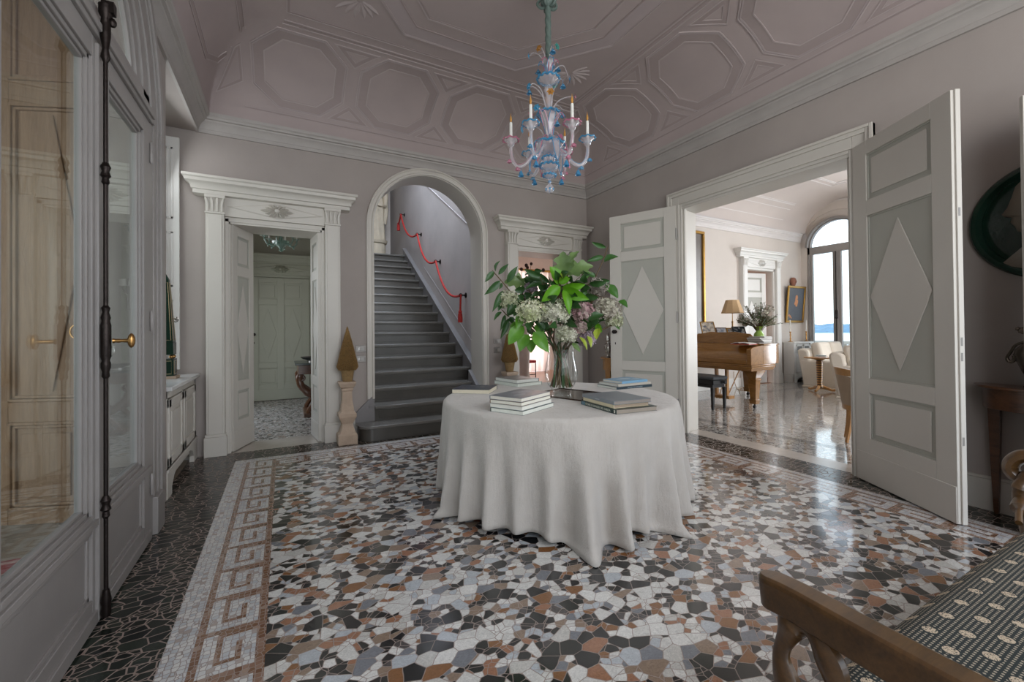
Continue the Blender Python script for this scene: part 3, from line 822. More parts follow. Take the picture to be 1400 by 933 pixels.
struct(wall('x', 11.95, 12.1, .9, 2.75, 0, 6.3).build('wall_stair_end', M['wall_lr'], smooth=False))
mb = MB(); mb.box(.9, 2.7, YB+.0, YB+.4, 3.6, 6.3); struct(mb.build('wall_stair_front', M['wall_lr'], smooth=False))
mb = MB(); mb.box(.9, 2.72, 5.6, 6.1, 6.25, 6.35); mb.box(.9, 2.72, 8.3, 12.0, 6.25, 6.35); mb.box(.9, 1.2, 6.1, 8.3, 6.25, 6.35); struct(mb.build('ceiling_stair', M['ceil_lr'], smooth=False))
# parlour behind the right doorway
struct(wall('x', 11.7, 11.85, 2.7, 11.4, 0, 3.9, [(4.4,7.6,0.0,3.1,0)]).build('wall_parlour_back', M['wall_pink'], smooth=False))
struct(wall('y', 11.3, 11.4, 6.06, 11.8, 0, 3.9, [(8,10,.6,3,0)]).build('wall_parlour_right', M['wall_pink'], smooth=False))
mb = MB(); mb.box(2.7, 11.4, YB+.38, 11.8, 3.85, 3.95); struct(mb.build('ceiling_parlour', M['ceil_lr'], smooth=False))
# living room
YL, XW = 5.93, 11.45
struct(wall('x', YL, YL+.12, 4.7, 11.9, 0, 4.4, [(9.18,10.22,0,2.64,0)]).build('wall_living_back', M['wall_lr'], smooth=False))
W3 = 5.15; WRad = .80
mb = MB()
for a, b, c, d in (((4.28),(5.96),2.9,3.60),):
    pass
mb = wall('y', XW, XW+.38, -1.6, 6.05, 0, 4.6, [(W3-WRad, W3+WRad, 0, 3.28, 1), (1.9,3.3,0,3.28,1), (-1.0,.4,0,3.28,1)])
struct(mb.build('wall_living_right', M['wall_lr'], smooth=False))
struct(wall('x', -1.75, -1.6, 4.7, 11.9, 0, 4.4, [(6.0,7.4,0,3.2,0),(8.6,10.0,0,3.2,0)]).build('wall_living_front', M['wall_lr'], smooth=False))
def lrz(y, x=0):
    t = max(0, min(1, (YL-.13-y)/.95)); return 3.64+.68*sqrt(max(0,1-(1-t)**2))
mb = MB(); ny = [-1.7, 4.85]+[YL-.13-.95*(1-cos(pi/2*i/14)) for i in range(14,-1,-1)]
mb.add([(x,y,lrz(y)) for y in ny for x in (4.7, 11.5)], [(2*j,2*j+1,2*j+3,2*j+2) for j in range(len(ny)-1)])
struct(mb.build('ceiling_living', M['ceil_lr'], ang=60))
cornice([((4.72,YL,0),(0,-1,0),(0,0,1)),((XW,YL,0),(-1,-1,0),(0,0,1)),((XW,YL-.03,0),(-1,-.01,0),(0,0,1))], M['cornice_lr'])
cornice([((XW,W3+WRad+.09,0),(-.2,0,0),(0,0,1)),((XW+.3,W3+WRad+.09,0),(0,-.55,0),(0,0,1))], M['cornice_lr'])
mb = MB()                               # painted panel lines on the living-room cove and vault
def mapv(x, a, h):
    t = pi/2*a; return (x, YL-.13-.95*(1-cos(t))-h*cos(t), 3.64+.68*sin(t)-h*sin(t))
for a, w, h in ((.20,.012,.006),(.42,.012,.008),(.52,.02,.01),(.55,.01,.006)):
    strip(mb, [(5,a),(10.4,a)], [(5,a+w),(10.4,a+w)], mapv, h, 20, closed=False)
def mapt(x, y, h): return (x, y, 4.32-h)
for d in (0, .12, .16):
    strip(mb, [(5.2,1),(10.3-d,1),(10.3-d,4.7-d),(5.2,4.7-d)], [(5.2,1),(10.28-d,1),(10.28-d,4.68-d),(5.2,4.68-d)], mapt, .008, 10, closed=False)
for rr, x in ((1.0,11.44),(1.12,11.44),(1.28,11.43)):
    mb.ring((x,W3,3.28), (0,1,0), (0,0,1), rr, [(0,0),(.03,0),(.03,-.012),(0,-.012)], 36, 0, pi)
trim(mb, M['ceil_line'] if False else M['cornice_lr'], ang=30)
surround(9.18, 10.22, 2.64, YL, M['white_lr'], pw=.16)
leaf('door_10', .86, 2.60, .045, (10.12, YL+.10, 0), radians(169), mats=('white_lr','white_gr'), hinges=(), st=.13)
mb = MB(); mb.box(4.72, 9.0, YL-.025, YL, 0, .2); mb.box(10.45,10.62,YL-.025,YL,0,.2); struct(mb.build('baseboard_living', M['white_lr'], bevel=.004))
# tall arched window towards the lake
def lake_window(name, yc, rad):
    root = shell(name, (XW+.07, yc, 0)); mb = MB(); r = rad-.02
    for s in (-1, 1):
        mb.box(-.05, .05, s*r if s < 0 else r-.05, -r+.05 if s < 0 else r, 0, 3.28)
        mb.box(-.035, .035, min(s*.03, s*.085), max(s*.03, s*.085), 0.1, 3.10)
        mb.box(-.035, .035, min(s*(r-.10), s*(r-.05)), max(s*(r-.10), s*(r-.05)), .1, 3.10)
        mb.box(-.035, .035, min(s*.085, s*(r-.10)), max(s*.085, s*(r-.10)), .0, .80)
    mb.box(-.06, .05, -.03, .03, 0, 3.16)
    mb.box(-.05, .05, -r, r, 3.10, 3.28)
    mb.ring((0,0,3.28), (0,1,0), (0,0,1), 1, [(r-.06-1,-.05),(r-1,-.05),(r-1,.05),(r-.06-1,.05)], 36, 0, pi)
    mb.ring((-.08,0,3.28), (0,1,0), (0,0,1), 1, [(r-.03-1,-.05),(r+.02-1,-.05),(r+.02-1,.05),(r-.03-1,.05)], 36, 0, pi)
    mb.build('window_frame', M['greywhite'], root, bevel=.004, ang=30)
    pb = MB(); pb.box(-.003,.003,-r+.09,-.08,.79,3.12); pb.box(-.003,.003,.08,r-.09,.79,3.12)
    pb.add([(0,(r-.05)*cos(pi*i/24),3.28+(r-.05)*sin(pi*i/24)) for i in range(25)], [tuple(range(25))])
    pb.build('window_pane', M['pane'], root, smooth=False)
    hb = MB(); hb.tube([(-.085,.0,.7),(-.085,.0,3.1)], .010, 8); hb.lathe([(.012,1.5),(.028,1.52),(.028,1.70),(.012,1.72)], (-.085,0,0), 10); hb.tube([(-.09,0,1.6),(-.13,0,1.6),(-.14,-.05,1.52)], .012, 8)
    hb.build('window_bolt', M['iron'], root)
    return root
lake_window('window_3', W3, .64)
mb = MB()                               # pale surround narrowing the bay to the window
for s in (-1, 1):
    a, b = W3+s*.63, W3+s*.82
    mb.box(XW+.03, XW+.2, min(a,b), max(a,b), 0, 3.28)
mb.ring((XW+.115,W3,3.28), (0,1,0), (0,0,1), 1, [(.63-1,-.085),(.82-1,-.085),(.82-1,.085),(.63-1,.085)], 36, 0, pi)
trim(mb, M['wall_lr'], ang=30)

# ---- outside
mb = MB(); mb.box(11.85, 17.5, -4, 12, -.25, -.03); struct(mb.build('terrace_floor', M['terrace'], smooth=False))
mb = MB(); mb.add([(18,-1500,-8),(4200,-1500,-8),(4200,2400,-8),(18,2400,-8)], [(0,1,2,3)]); struct(mb.build('lake_water', M['water_far'], smooth=False))
def hill(name, az0, az1, d, hmax, mat, seed):
    mb = MB(); n = 60; rows = []
    for j in range(10):
        for i in range(n+1):
            az = az0+(az1-az0)*i/n; v = j/9
            hh = hmax*(.45+.55*noise.noise((i*.12+seed, seed, .3))+.12*noise.noise((i*.5,seed,1)))*min(1, 4*i/n, 4*(n-i)/n)
            hh = max(hmax*.05, hh)
            dd = d*(1+.35*v)
            rows.append((dd*sin(az), dd*cos(az), -8+hh*sin(v*pi/2)+hmax*.05*noise.noise((i*.4,j*.9,seed))*v))
    mb.add(rows, [(j*(n+1)+i, j*(n+1)+i+1, (j+1)*(n+1)+i+1, (j+1)*(n+1)+i) for j in range(9) for i in range(n)])
    return struct(mb.build(name, mat))
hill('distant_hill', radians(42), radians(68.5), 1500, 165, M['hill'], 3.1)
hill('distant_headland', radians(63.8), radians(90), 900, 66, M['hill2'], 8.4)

# ---- vestibule shell behind the glass doors
struct(wall('y', -3.3, -3.15, -1.9, 4.55, 0, 4.7, [(.9,3.6,0,2.9,0)]).build('wall_vestibule_left', paint('vestibule_plaster_left','#564838',.8,.08,1.5,.05), smooth=False))
struct(wall('x', 4.42, 4.55, -5.0, -1.16, 0, 4.7).build('wall_vestibule_right', paint('vestibule_plaster','#564838',.8,.08,1.5,.05), smooth=False))
mb = MB(); mb.box(-5.0, -1.06, -1.9, 4.55, 4.6, 4.7); mb.box(-1.16, -1.06, 4.06, 4.55, 3.73, 4.7); mb.box(-1.06, -1.0, -1.9, 4.55, 3.75, 4.7); struct(mb.build('ceiling_vestibule', paint('vestibule_ceiling','#6d5c49',.8,.08,1.5,.05), smooth=False))
# ================================================================== THINGS IN THE HALL
TX, TY, TZ = 1.977, 2.888, .762
# ---- round table under a linen cloth
tb = thing('round_table', 'round table hidden under the floor-length cream linen cloth', 'table', (TX,TY,0))
mb = MB(); mb.lathe([(.01,.725),(.90,.725),(.905,.735),(.905,.75),(.90,.757),(.01,.757)], (0,0,0), 48); mb.build('tabletop', M['walnut'], tb)
mb = MB(); mb.lathe([(.34,0),(.34,.04),(.10,.09),(.07,.4),(.10,.70),(.3,.724)], (0,0,0), 24); mb.build('pedestal', M['walnut'], tb)
def cloth():
    ridges = [(170,.6,7),(182,1.0,7),(195,.8,6),(207,.7,6),(219,.45,6),(232,.6,6),(244.5,1.6,8),(258,1.25,6),(270,.55,6),(283,1.25,6),(296,1.0,6),(309,.9,6),(322,1.0,7),(338,.8,7),(352,1,8),(10,.9,8),(28,1,8),(47,.9,8),(66,1,8),(85,.9,8),(103,1,8),(121,.9,8),(138,1,8),(155,.9,8)]
    spikes = [(182,.035,9),(244.5,.06,11),(283,.05,10),(330,.05,12),(60,.05,14),(120,.05,14)]
    def ad(a, b): return (a-b+180) % 360-180
    vs = []; N = 420; prof = []
    nt = [0,.3,.6,.85,.95,.985]; sk = [i/26 for i in range(27)]
    rows = []
    def pt(i, t):
        a = 360*i/N; ar = radians(a)
        w = sum(h*math.exp(-(ad(a,c)/s_)**2) for c, h, s_ in ridges)
        w2 = sum(h*math.exp(-(ad(a,c)/(s_*.55))**2) for c, h, s_ in ridges)
        hem = max(.004, .05+.03*noise.noise((cos(ar)*2, sin(ar)*2, 4))-sum(h*1.1*math.exp(-(ad(a,c)/s_)**2) for c, h, s_ in spikes))
        big = noise.noise((cos(ar)*1.3, sin(ar)*1.3, 1.5))
        k = t**1.15
        prow = w*(1-min(1,t*1.6))+w2*min(1,t*1.6)
        r = .925+.010*min(1,t*8)+k*(-.055+.165*prow*.92+.03*big)+.008*noise.noise((cos(ar)*5, sin(ar)*5, t*3))*t+.005*noise.noise((cos(ar)*14, sin(ar)*14, t*1.6))*min(1,t*3)+.003*noise.noise((cos(ar)*9, sin(ar)*9, t*9))
        sw = radians(2.2)*noise.noise((cos(ar)*1.7+3, sin(ar)*1.7, 2))*t
        # pooled tip of the cloth on the floor
        fl = sum(math.exp(-(ad(a,c)/s_)**2) for c, h, s_ in spikes)*max(0,t-.93)/.07*.05
        z = TZ-.002-(TZ-.002-hem)*t-.012*math.exp(-((t-.0)/.02)**2)
        r += fl
        return (TX+r*cos(ar+sw), TY+r*sin(ar+sw), z)
    for tt in nt:
        rows.append([(TX+.925*tt*cos(2*pi*i/N), TY+.925*tt*sin(2*pi*i/N), TZ+.0015*noise.noise((cos(2*pi*i/N)*tt*4, sin(2*pi*i/N)*tt*4, 0)) if tt < .9 else TZ-(.002 if tt > .97 else 0)) for i in range(N)])
    for t in sk: rows.append([pt(i, t) for i in range(N)])
    mb = MB((TX,TY,0))
    for r in rows: vs += r
    fs = [(j*N+i, j*N+(i+1)%N, (j+1)*N+(i+1)%N, (j+1)*N+i) for j in range(1,len(rows)-1) for i in range(N)]
    c = len(vs); vs.append((TX,TY,TZ)); fs += [(c, N+i, N+(i+1)%N) for i in range(N)]
    mb.add(vs, fs)
    o = mb.build('tablecloth', M['linen'], ang=180, solid=.003)
    o.location = (TX,TY,0)
    return tag(o, 'cream linen cloth draped in deep folds from the round table to the mosaic floor', 'tablecloth')
cloth()

# ---- books
def book(label, x, y, z, w, d, h, rz, cover, pages='#d9d3c6', group=None, soft=False, spine='-x', title=None, tcol='#d6d2c4', deco=None, tsize=.016, emblem=False):
    """w along local x, d along local y; x,y = local centre; spine side stated"""
    t = thing('book', label, 'book', (x,y,z), rz, group)
    c = .0025
    cv = plain('book_cover', cover, .32); pg = paint('book_pages', pages, .8, .05, 40, .15, 300, obj=True)
    mb = MB(); mb.box(-w/2, w/2, -d/2, d/2, 0, c); mb.box(-w/2, w/2, -d/2, d/2, h-c, h)
    s = spine
    if s == '-x': mb.box(-w/2-.001, -w/2+c, -d/2, d/2, 0, h)
    if s == '+x': mb.box(w/2-c, w/2+.001, -d/2, d/2, 0, h)
    if s == '-y': mb.box(-w/2, w/2, -d/2-.001, -d/2+c, 0, h)
    if s == '+y': mb.box(-w/2, w/2, d/2-c, d/2+.001, 0, h)
    co = mb.build('cover', cv, t, bevel=.0015)
    e = .004; mb = MB()
    mb.box(-w/2+(0.003 if s == '-x' else e), w/2-(.003 if s == '+x' else e), -d/2+(.003 if s == '-y' else e), d/2-(.003 if s == '+y' else e), c, h-c)
    mb.build('page_block', pg, t)
    def text(body, size, M4, parent, col):
        cu = bpy.data.curves.new('title','FONT'); cu.body = body; cu.size = size; cu.extrude = .0004; cu.align_x = 'CENTER'; cu.align_y = 'CENTER'
        tmp = bpy.data.objects.new('title', cu); COL.objects.link(tmp)
        bpy.context.view_layer.update()
        me = bpy.data.meshes.new_from_object(tmp); bpy.data.objects.remove(tmp)
        me.transform(M4); o = bpy.data.objects.new('title', me); COL.objects.link(o); o.parent = parent; me.materials.clear(); me.materials.append(plain('title_ink', col, .5)); return o
    if title:
        if s == '-x': m4 = Matrix.Translation((-w/2-.0018, 0, h/2)) @ Matrix.Rotation(-pi/2,4,'Z') @ Matrix.Rotation(pi/2,4,'X')
        else: m4 = Matrix.Translation((0, -d/2-.0018, h/2)) @ Matrix.Rotation(pi/2,4,'X')
        text(title, tsize, m4, t, tcol)
    if emblem:
        eb = MB(); eb.box(-w/2-.0018, -w/2, -d/2+.012, -d/2+.024, .008, .020); eb.tube([(-w/2-.0016,-d/2+.012,.02),(-w/2-.0016,-d/2+.018,.026),(-w/2-.0016,-d/2+.026,.023)], .0016, 5); eb.build('emblem', plain('emblem_white', '#dcdacd', .5), t)
        eb = MB(); eb.box(-w/2-.0018, -w/2, d/2-.055, d/2-.012, .004, h-.004); eb.build('spine_label', plain('spine_label_blue', '#5f7f8e', .5), t)
    if deco:
        for px, py, ps, pc in deco:
            db = MB(); db.lathe([(ps,0),(ps*.7,.0008),(.0005,.0009)], (px,py,h), 10, 1.6, .7)
            db.build('cover_picture', plain('cover_picture', pc, .35), t)
    return t
# stack front left (4 books), seen over its page edges
rz = atan2(2.495-2.322, 1.672-1.322)
def rel(cx, cy, rz, lx, ly): return (cx+cos(rz)*lx-sin(rz)*ly, cy+sin(rz)*lx+cos(rz)*ly)
ax, ay = rel(1.322, 2.322, rz, .195, .128)
book('dark green covered book, lowest of the four-book stack at the table front', ax, ay, TZ, .39, .262, .029, rz, '#1f3a36', '#dadbd0', spine='+y')
book('pale art book with white page edges, second from below in the four-book stack', ax-.008, ay+.003, TZ+.0295, .372, .258, .027, rz, '#b9bcb8', '#dcdacf', spine='+y')
book('thick white-paged book with brown cover edge, third from below in the four-book stack', ax-.012, ay+.004, TZ+.057, .368, .256, .025, rz, '#6f5a48', '#dedbcd', spine='+y')
book('glossy silver-grey picture book, top of the four-book stack at the table front', ax-.014, ay+.005, TZ+.0825, .365, .256, .026, rz, '#6e747a', '#d8d2c4', spine='+y', deco=[(.08,.02,.05,'#8d9298'),(-.06,-.03,.04,'#8d9298'),(.02,.06,.03,'#8d9298')])
# single navy book at the left of the table
rzb = atan2(3.254-3.461, 1.529-1.27)
bx_, by_ = rel(1.27, 3.461, rzb, .166, .155)
book('dark navy hardback with small pale motifs, lying alone at the left edge of the table', bx_, by_, TZ, .332, .315, .038, rzb, '#2f3a48', '#d6cdb6', spine='+y', deco=[(-.08,-.08,.014,'#9a9384'),(.06,.03,.016,'#9a9384'),(.11,.10,.010,'#9a9384'),(-.05,.10,.012,'#9a9384')])
# two books at the back left
rzc = radians(10)
cx_, cy_ = rel(1.95, 3.511, rzc, .15, .19)
book('pale thick book under the glossy-topped one, behind the navy book near the back rim', cx_, cy_, TZ, .31, .38, .033, rzc, '#9aa196', '#d5d8ce', spine='+x')
book('glossy grey-brown book lying on a pale one, behind the navy book near the back rim', cx_-.012, cy_-.005, TZ+.0335, .28, .35, .033, rzc, '#7d7c79', '#d9dad2', spine='+x', deco=[(.03,-.05,.05,'#a8a9a8'),(-.05,.08,.03,'#a8a9a8')])
# three books at the back right
rzd = 0.0
dx_, dy_ = 2.604+.2165, 2.882+.135
book('dark-spined book, lowest of the three-book stack right of the vase', dx_, dy_, TZ, .433, .27, .024, rzd, '#33424a', '#d8d8cf', spine='-y', title='L\'ARCHITETTURA DEI GIARDINI', tcol='#aebbc2', tsize=.013)
book('cream and white book, middle of the three books right of the vase', dx_+.008, dy_+.004, TZ+.0245, .405, .265, .022, rzd, '#bdb6aa', '#d9d9d2', spine='-y')
book('sky-blue covered book, topmost of the stack right of the vase', dx_+.02, dy_+.012, TZ+.047, .33, .25, .022, rzd+.04, '#7ba6c2', '#d9d6cc', spine='-y', deco=[(.02,.03,.05,'#c9d8e2'),(-.07,.02,.02,'#c9d8e2'),(.09,-.04,.03,'#c9d8e2')])
# three books at the front right
rze = atan2(2.461-2.048, 1.885-1.846)-pi/2
ex_, ey_ = rel(1.846, 2.048, rze, .163, .207)
book('dark green book with white spine lettering, lowest of the right front stack', ex_, ey_, TZ, .327, .415, .031, rze, '#1d332f', '#8f8578', spine='-x', title='STORIE DI DIMORE DEL GARDA', tcol='#cfd2c2', tsize=.0205, emblem=True)
book('cream-spined book, middle of the three-book stack at the table right front', ex_-.012, ey_+.012, TZ+.0315, .282, .36, .023, rze, '#cfc3a3', '#9c8a76', spine='-x')
book('grey cloth-covered book, topmost of the three-book stack at the table right front', ex_-.006, ey_+.012, TZ+.055, .30, .375, .024, rze, '#7d8387', '#8b8279', spine='-x', title='GIARDINI', tcol='#aab0b4', tsize=.012)
# mirror tray
ty = thing('tray', 'flat dark mirrored square tray under the glass vase', 'tray', (2.09,2.88,TZ), radians(19))
mb = MB(); mb.cbox((0,0,.004), (.44,.50,.006)); mb.build('mirror', plain('smoked_mirror', '#5a4a40', .04, .9), ty)
mb = MB()
for sx in (-1, 1): mb.cbox((sx*.222,0,.006), (.008,.508,.012)); mb.cbox((0,sx*.252,.006), (.44,.008,.012))
mb.build('rim', plain('tray_rim', '#4a3a30', .2, .5), ty, bevel=.0015)

# ---- vase with flowers
VX, VY, VZ = 1.93, 2.77, TZ+.008
vs_ = thing('vase', 'large clear glass vase full of stems on the mirrored tray', 'vase', (VX,VY,VZ))
mb = MB()
outer = [(.002,0),(.078,.0),(.083,.012),(.080,.03),(.066,.042),(.070,.055),(.105,.10),(.127,.155),(.130,.20),(.120,.26),(.108,.31),(.104,.36),(.110,.41),(.122,.438)]
inner = [(.118,.436),(.106,.41),(.100,.36),(.104,.31),(.115,.26),(.125,.20),(.121,.155),(.098,.105),(.06,.066),(.002,.06)]
mb.lathe(outer+[(.118,.436)], (0,0,0), 48, cap=False); mb.build('vase_body', M['vglass'], vs_)
mb = MB(); mb.lathe([(.004,.012),(.06,.014),(.058,.04),(.004,.062)], (0,0,0), 32, cap=False); mb.build('base_knop', M['vglass'], vs_)
stem_no = [0]
def hydr(i, x, y, z, r, mat, label):
    t = thing('hydrangea', label, 'flower', (VX,VY,VZ), 0, 'hydrangea heads in the vase')
    rnd = random.Random(i*17+3)
    r *= 1.07; mb = MB((0,0,0)); n = int(170*(r/.1)**1.1)+60
    c = Vector((x,y,z))
    mb.sphere(c, r*.66, 12, 1, 1, .86)
    for k in range(n):
        ph = math.acos(1-2*(k+.5)/n); a = k*2.39996+rnd.random()*.3
        d = Vector((sin(ph)*cos(a), sin(ph)*sin(a), cos(ph)))
        lump = 1+.10*noise.noise(d*3+Vector((i,0,0)))
        if d.z < -.75: continue
        p = c+Vector((d.x,d.y,d.z*.86))*r*(.78+.24*rnd.random())*lump
        nrm = (d+Vector((rnd.uniform(-.8,.8),rnd.uniform(-.8,.8),rnd.uniform(-.6,.8)))).normalized()
        u = nrm.orthogonal().normalized(); w = nrm.cross(u); an = rnd.random()*6.28
        s = .0125+.004*rnd.random()
        vv = [p+nrm*.0]
        for q in range(4):
            b = an+q*pi/2
            e = lambda ang, rad, h: p+(u*cos(ang)+w*sin(ang))*rad+nrm*h
            vv += [e(b-.55,s*.75,.002), e(b,s*1.15,.006), e(b+.55,s*.75,.002)]
        mb.add(vv, [(0,1+3*q,2+3*q,3+3*q) for q in range(4)])
    mb.build('flower_head', mat, t, smooth=True, ang=180)
    st = MB(); stem_no[0] += 1; a = stem_no[0]*2.4; b = Vector((.085*cos(a), .085*sin(a), .085)); nk = Vector((.086*cos(atan2(y,x)+.5*sin(i*5)), .086*sin(atan2(y,x)+.5*sin(i*5)), .42))
    top = c-Vector((0,0,r*.4))
    st.tube(bez([b, (b*.4+Vector((-nk.x*.1,-nk.y*.1,.25))), nk, top], 6), .0055, 6)
    b2 = Vector((.07*cos(a+2), .07*sin(a+2), .08)); n2 = Vector((nk.x*.6+.03*cos(a), nk.y*.6+.03*sin(a), .42)); st.tube(bez([b2, b2*.6+Vector((0,0,.22)), n2, top*.6+n2*.4], 6), .0045, 6)
    st.build('stem', M['stem'] if i % 3 else M['lf_dark'], t)
    return t
HEADS = [('A',-0.289,-0.042,0.665,0.108),('B',-0.145,-0.143,0.662,0.105),('C',0.053,-0.220,0.661,0.082),('D',0.265,-0.246,0.681,0.105),('E',0.248,-0.136,0.863,0.089),('F',-0.340,0.237,0.771,0.089),('G',-0.065,-0.162,0.495,0.075),('H',0.033,-0.193,0.547,0.056),('I',-0.316,0.257,0.544,0.051),('J',0.128,-0.163,0.456,0.064),('K',0.318,-0.258,0.599,0.064),('L',-0.138,0.242,0.873,0.056)]
HL = {'A':('A','large lime-and-cream hydrangea head, left of the two big pale ones at the bouquet front'),'B':('B','large creamy white hydrangea head, right of the two big pale ones at the bouquet front'),
 'C':('C','pink-flushed hydrangea head just right of the two big pale ones'),'D':('D','big dusty tan hydrangea head at the far right of the bouquet'),'E':('E','olive-grey hydrangea head high on the right above the tan one'),
 'F':('F','pale green hydrangea head at the far left behind dark leaves'),'G':('B','small loose white-green hydrangea head above the vase rim'),'H':('C','small pinkish hydrangea head just under the larger pink-flushed one'),
 'I':('B','small whitish hydrangea head low at the far left near the wooden cone'),'J':('J','mauve hydrangea head low on the right above the vase'),'K':('F','small green-cream hydrangea head tucked under the big tan one'),'L':('J','small mauve hydrangea at the back behind the dark leaves')}
for i, (n, x, y, z, r) in enumerate(HEADS): hydr(i, x, y, z, r, FM[HL[n][0]], HL[n][1])

def leafshape(mb, a, b, w, droop=.12, fold=.25, kind='oval', face=None):
    a, b = Vector(a), Vector(b); L_ = (b-a).length; d = (b-a)/L_
    view = Vector((-VX,-VY,.35)).normalized()
    side = d.cross(view)
    if side.length < .2: side = d.cross(Vector((0,0,1)))
    side.normalize(); up = side.cross(d).normalized()
    ro = radians(38)*sin(a.x*91+b.y*57+b.z*33); side, up = side*cos(ro)+up*sin(ro), up*cos(ro)-side*sin(ro)
    N = 12; vs = []
    for i in range(N+1):
        t = i/N
        if kind == 'oval': ww = sin(pi*min(1,t**.85))**.8*(1-.12*t)
        elif kind == 'lance': ww = sin(pi*t**.8)**1.0
        else:
            ww = (sin(pi*min(1,t**.8))**.7)*(.62+.38*abs(cos(t*pi*2.6)))
            if 0 < i < N and i % 4 == 2: ww *= .62
        ww = max(ww, .015)*w/2
        c = a+d*(L_*t)+up*(sin(pi*t)*L_*droop*.5)-Vector((0,0,1))*(t*t*L_*droop*.6)
        rip = .06*sin(t*22)*ww
        vs += [c-side*ww+up*(ww*fold+rip), c-side*ww*.5+up*ww*fold*.35, c, c+side*ww*.5+up*ww*fold*.35, c+side*ww+up*(ww*fold-rip)]
    mb.add(vs, [(5*i+j,5*i+j+1,5*i+j+6,5*i+j+5) for i in range(N) for j in range(4)])
def sprig(label, leaves, mat, name='leafy_branch', kind='oval', stems=(), root=None, extra=None):
    t = thing(name, label, 'branch', (VX,VY,VZ), 0, 'leafy branches in the vase')
    sb = MB(); stem_no[0] += 1; a = stem_no[0]*2.4
    base = Vector((.08*cos(a), .08*sin(a), .085))
    cen = Vector(root) if root else sum((Vector(l[:3]) for l in leaves), Vector())/len(leaves)
    nk = Vector((.075*cos(atan2(cen.y,cen.x)), .075*sin(atan2(cen.y,cen.x)), .42))
    sb.tube(bez([base, base*.5+Vector((0,0,.2)), nk, (nk+cen)/2+Vector((0,0,.02)), cen], 6), .0045, 6)
    for s in stems: sb.tube(bez(s, 5), [.0042]*(5*(len(s)-1))+[.002], 6)
    for l in leaves:
        if stems: continue
        sb.tube([cen, (cen+Vector(l[:3]))/2, Vector(l[:3])], .0025, 5)
    sb.build('stem', M['stem'], t)
    for j, l in enumerate(leaves):
        m = MB(); leafshape(m, l[:3], l[3:6], l[6], .12+.06*(j % 3), .42, kind); m.build('leaf', mat if not (extra and j in extra) else extra[j], t, ang=180)
    return t
_r = random.Random(21)
FILL = []
for _k in range(84):
    _a = _r.uniform(0,6.283); _h = _r.uniform(.50,.98); _R = .30*sqrt(max(.05,1-((_h-.70)/.36)**2))*_r.uniform(.35,1)
    _c = Vector((_R*cos(_a), _R*sin(_a), _h)); _d = Vector((cos(_a)+_r.uniform(-.8,.8), sin(_a)+_r.uniform(-.8,.8), _r.uniform(-.5,.8))).normalized()*_r.uniform(.09,.15)
    FILL.append((*_c, *(_c+_d), _r.uniform(.05,.085)))
sprig('bright green rosette of broad leaves standing up in the middle of the bouquet', [
 (-0.097,-0.139,0.866,-0.178,-0.120,1.019,0.112),(-0.069,-0.098,0.872,-0.121,-0.098,1.030,0.066),(-0.126,-0.180,0.852,-0.257,-0.126,0.765,0.095),(-0.096,-0.152,0.843,0.032,-0.278,0.880,0.082),(-0.097,-0.176,0.836,0.040,-0.308,0.774,0.095),(-0.120,-0.209,0.824,-0.102,-0.258,0.664,0.070),(-0.122,-0.159,0.881,-0.071,-0.231,0.919,0.056),(-0.109,-0.156,0.882,-0.118,-0.186,0.970,0.042),(-0.061,-0.104,0.898,-0.006,-0.179,0.929,0.047)],
 M['lf_bright'], root=(-.105,-.15,.85), extra={7:M['lf_yellow']})
sprig('dull green lobed leaves rising behind the bright rosette, top of the bouquet', [
 (0.077,0.019,0.966,0.038,0.010,1.174,0.205),(0.075,0.009,0.978,0.226,-0.133,1.058,0.16),(0.101,0.027,1.025,0.155,-0.047,1.188,0.11),(0.077,-0.005,0.972,0.210,-0.134,0.991,0.075),(0.097,0.055,0.971,0.002,0.084,0.998,0.11)], M['lf_mid'], kind='lobed', root=(.08,.02,.95))
sprig('pair of dull green lobed leaves at the upper left of the bouquet', [(-0.190,0.230,0.909,-0.345,0.302,0.938,0.16),(-0.180,0.247,0.901,-0.274,0.276,0.997,0.11)], M['lf_mid'], kind='lobed', root=(-.17,.22,.88))
sprig('dark leaves filling the left middle of the bouquet above the big pale heads', [
 (-0.111,0.077,0.906,-0.250,0.138,0.953,0.095),(-0.115,0.044,0.907,-0.264,0.111,0.868,0.05),(-0.036,0.098,0.912,-0.183,0.164,1.040,0.06),(-0.126,0.185,1.013,-0.087,0.121,1.016,0.047),(-0.220,0.178,0.864,-0.305,0.200,0.863,0.07),(-0.239,0.167,0.768,-0.323,0.188,0.814,0.07),(-0.239,0.167,0.712,-0.316,0.183,0.768,0.08),(-0.293,0.167,0.711,-0.377,0.189,0.655,0.085),(-0.042,0.090,0.806,-0.151,0.129,0.844,0.08),(-.02,.05,.75,-.16,.06,.80,.10),(-.05,.0,.70,.10,.02,.76,.10),(.05,-.05,.72,.16,-.1,.80,.10),(-.12,.06,.62,-.25,.08,.66,.1),(.06,0,.62,.2,-.06,.64,.1)]+FILL, M['lf_dark'], root=(-.06,.06,.74))
sprig('large fresh green serrated leaves hanging over the vase rim at lower left', [
 (-0.314,0.048,0.565,-0.423,0.087,0.435,0.117),(-0.271,0.043,0.496,-0.343,0.056,0.382,0.112),(-0.271,-0.031,0.516,-0.194,-0.121,0.389,0.108),(-0.346,0.046,0.654,-0.383,0.035,0.553,0.084),(-0.229,0.062,0.459,-0.252,0.042,0.365,0.084),(-0.244,-0.001,0.559,-0.194,-0.072,0.522,0.056),(-0.303,0.114,0.579,-0.386,0.135,0.561,0.056)], leafmat('fresh_leaf','#4a8420','#79ad45',.3), root=(-.26,.03,.57))
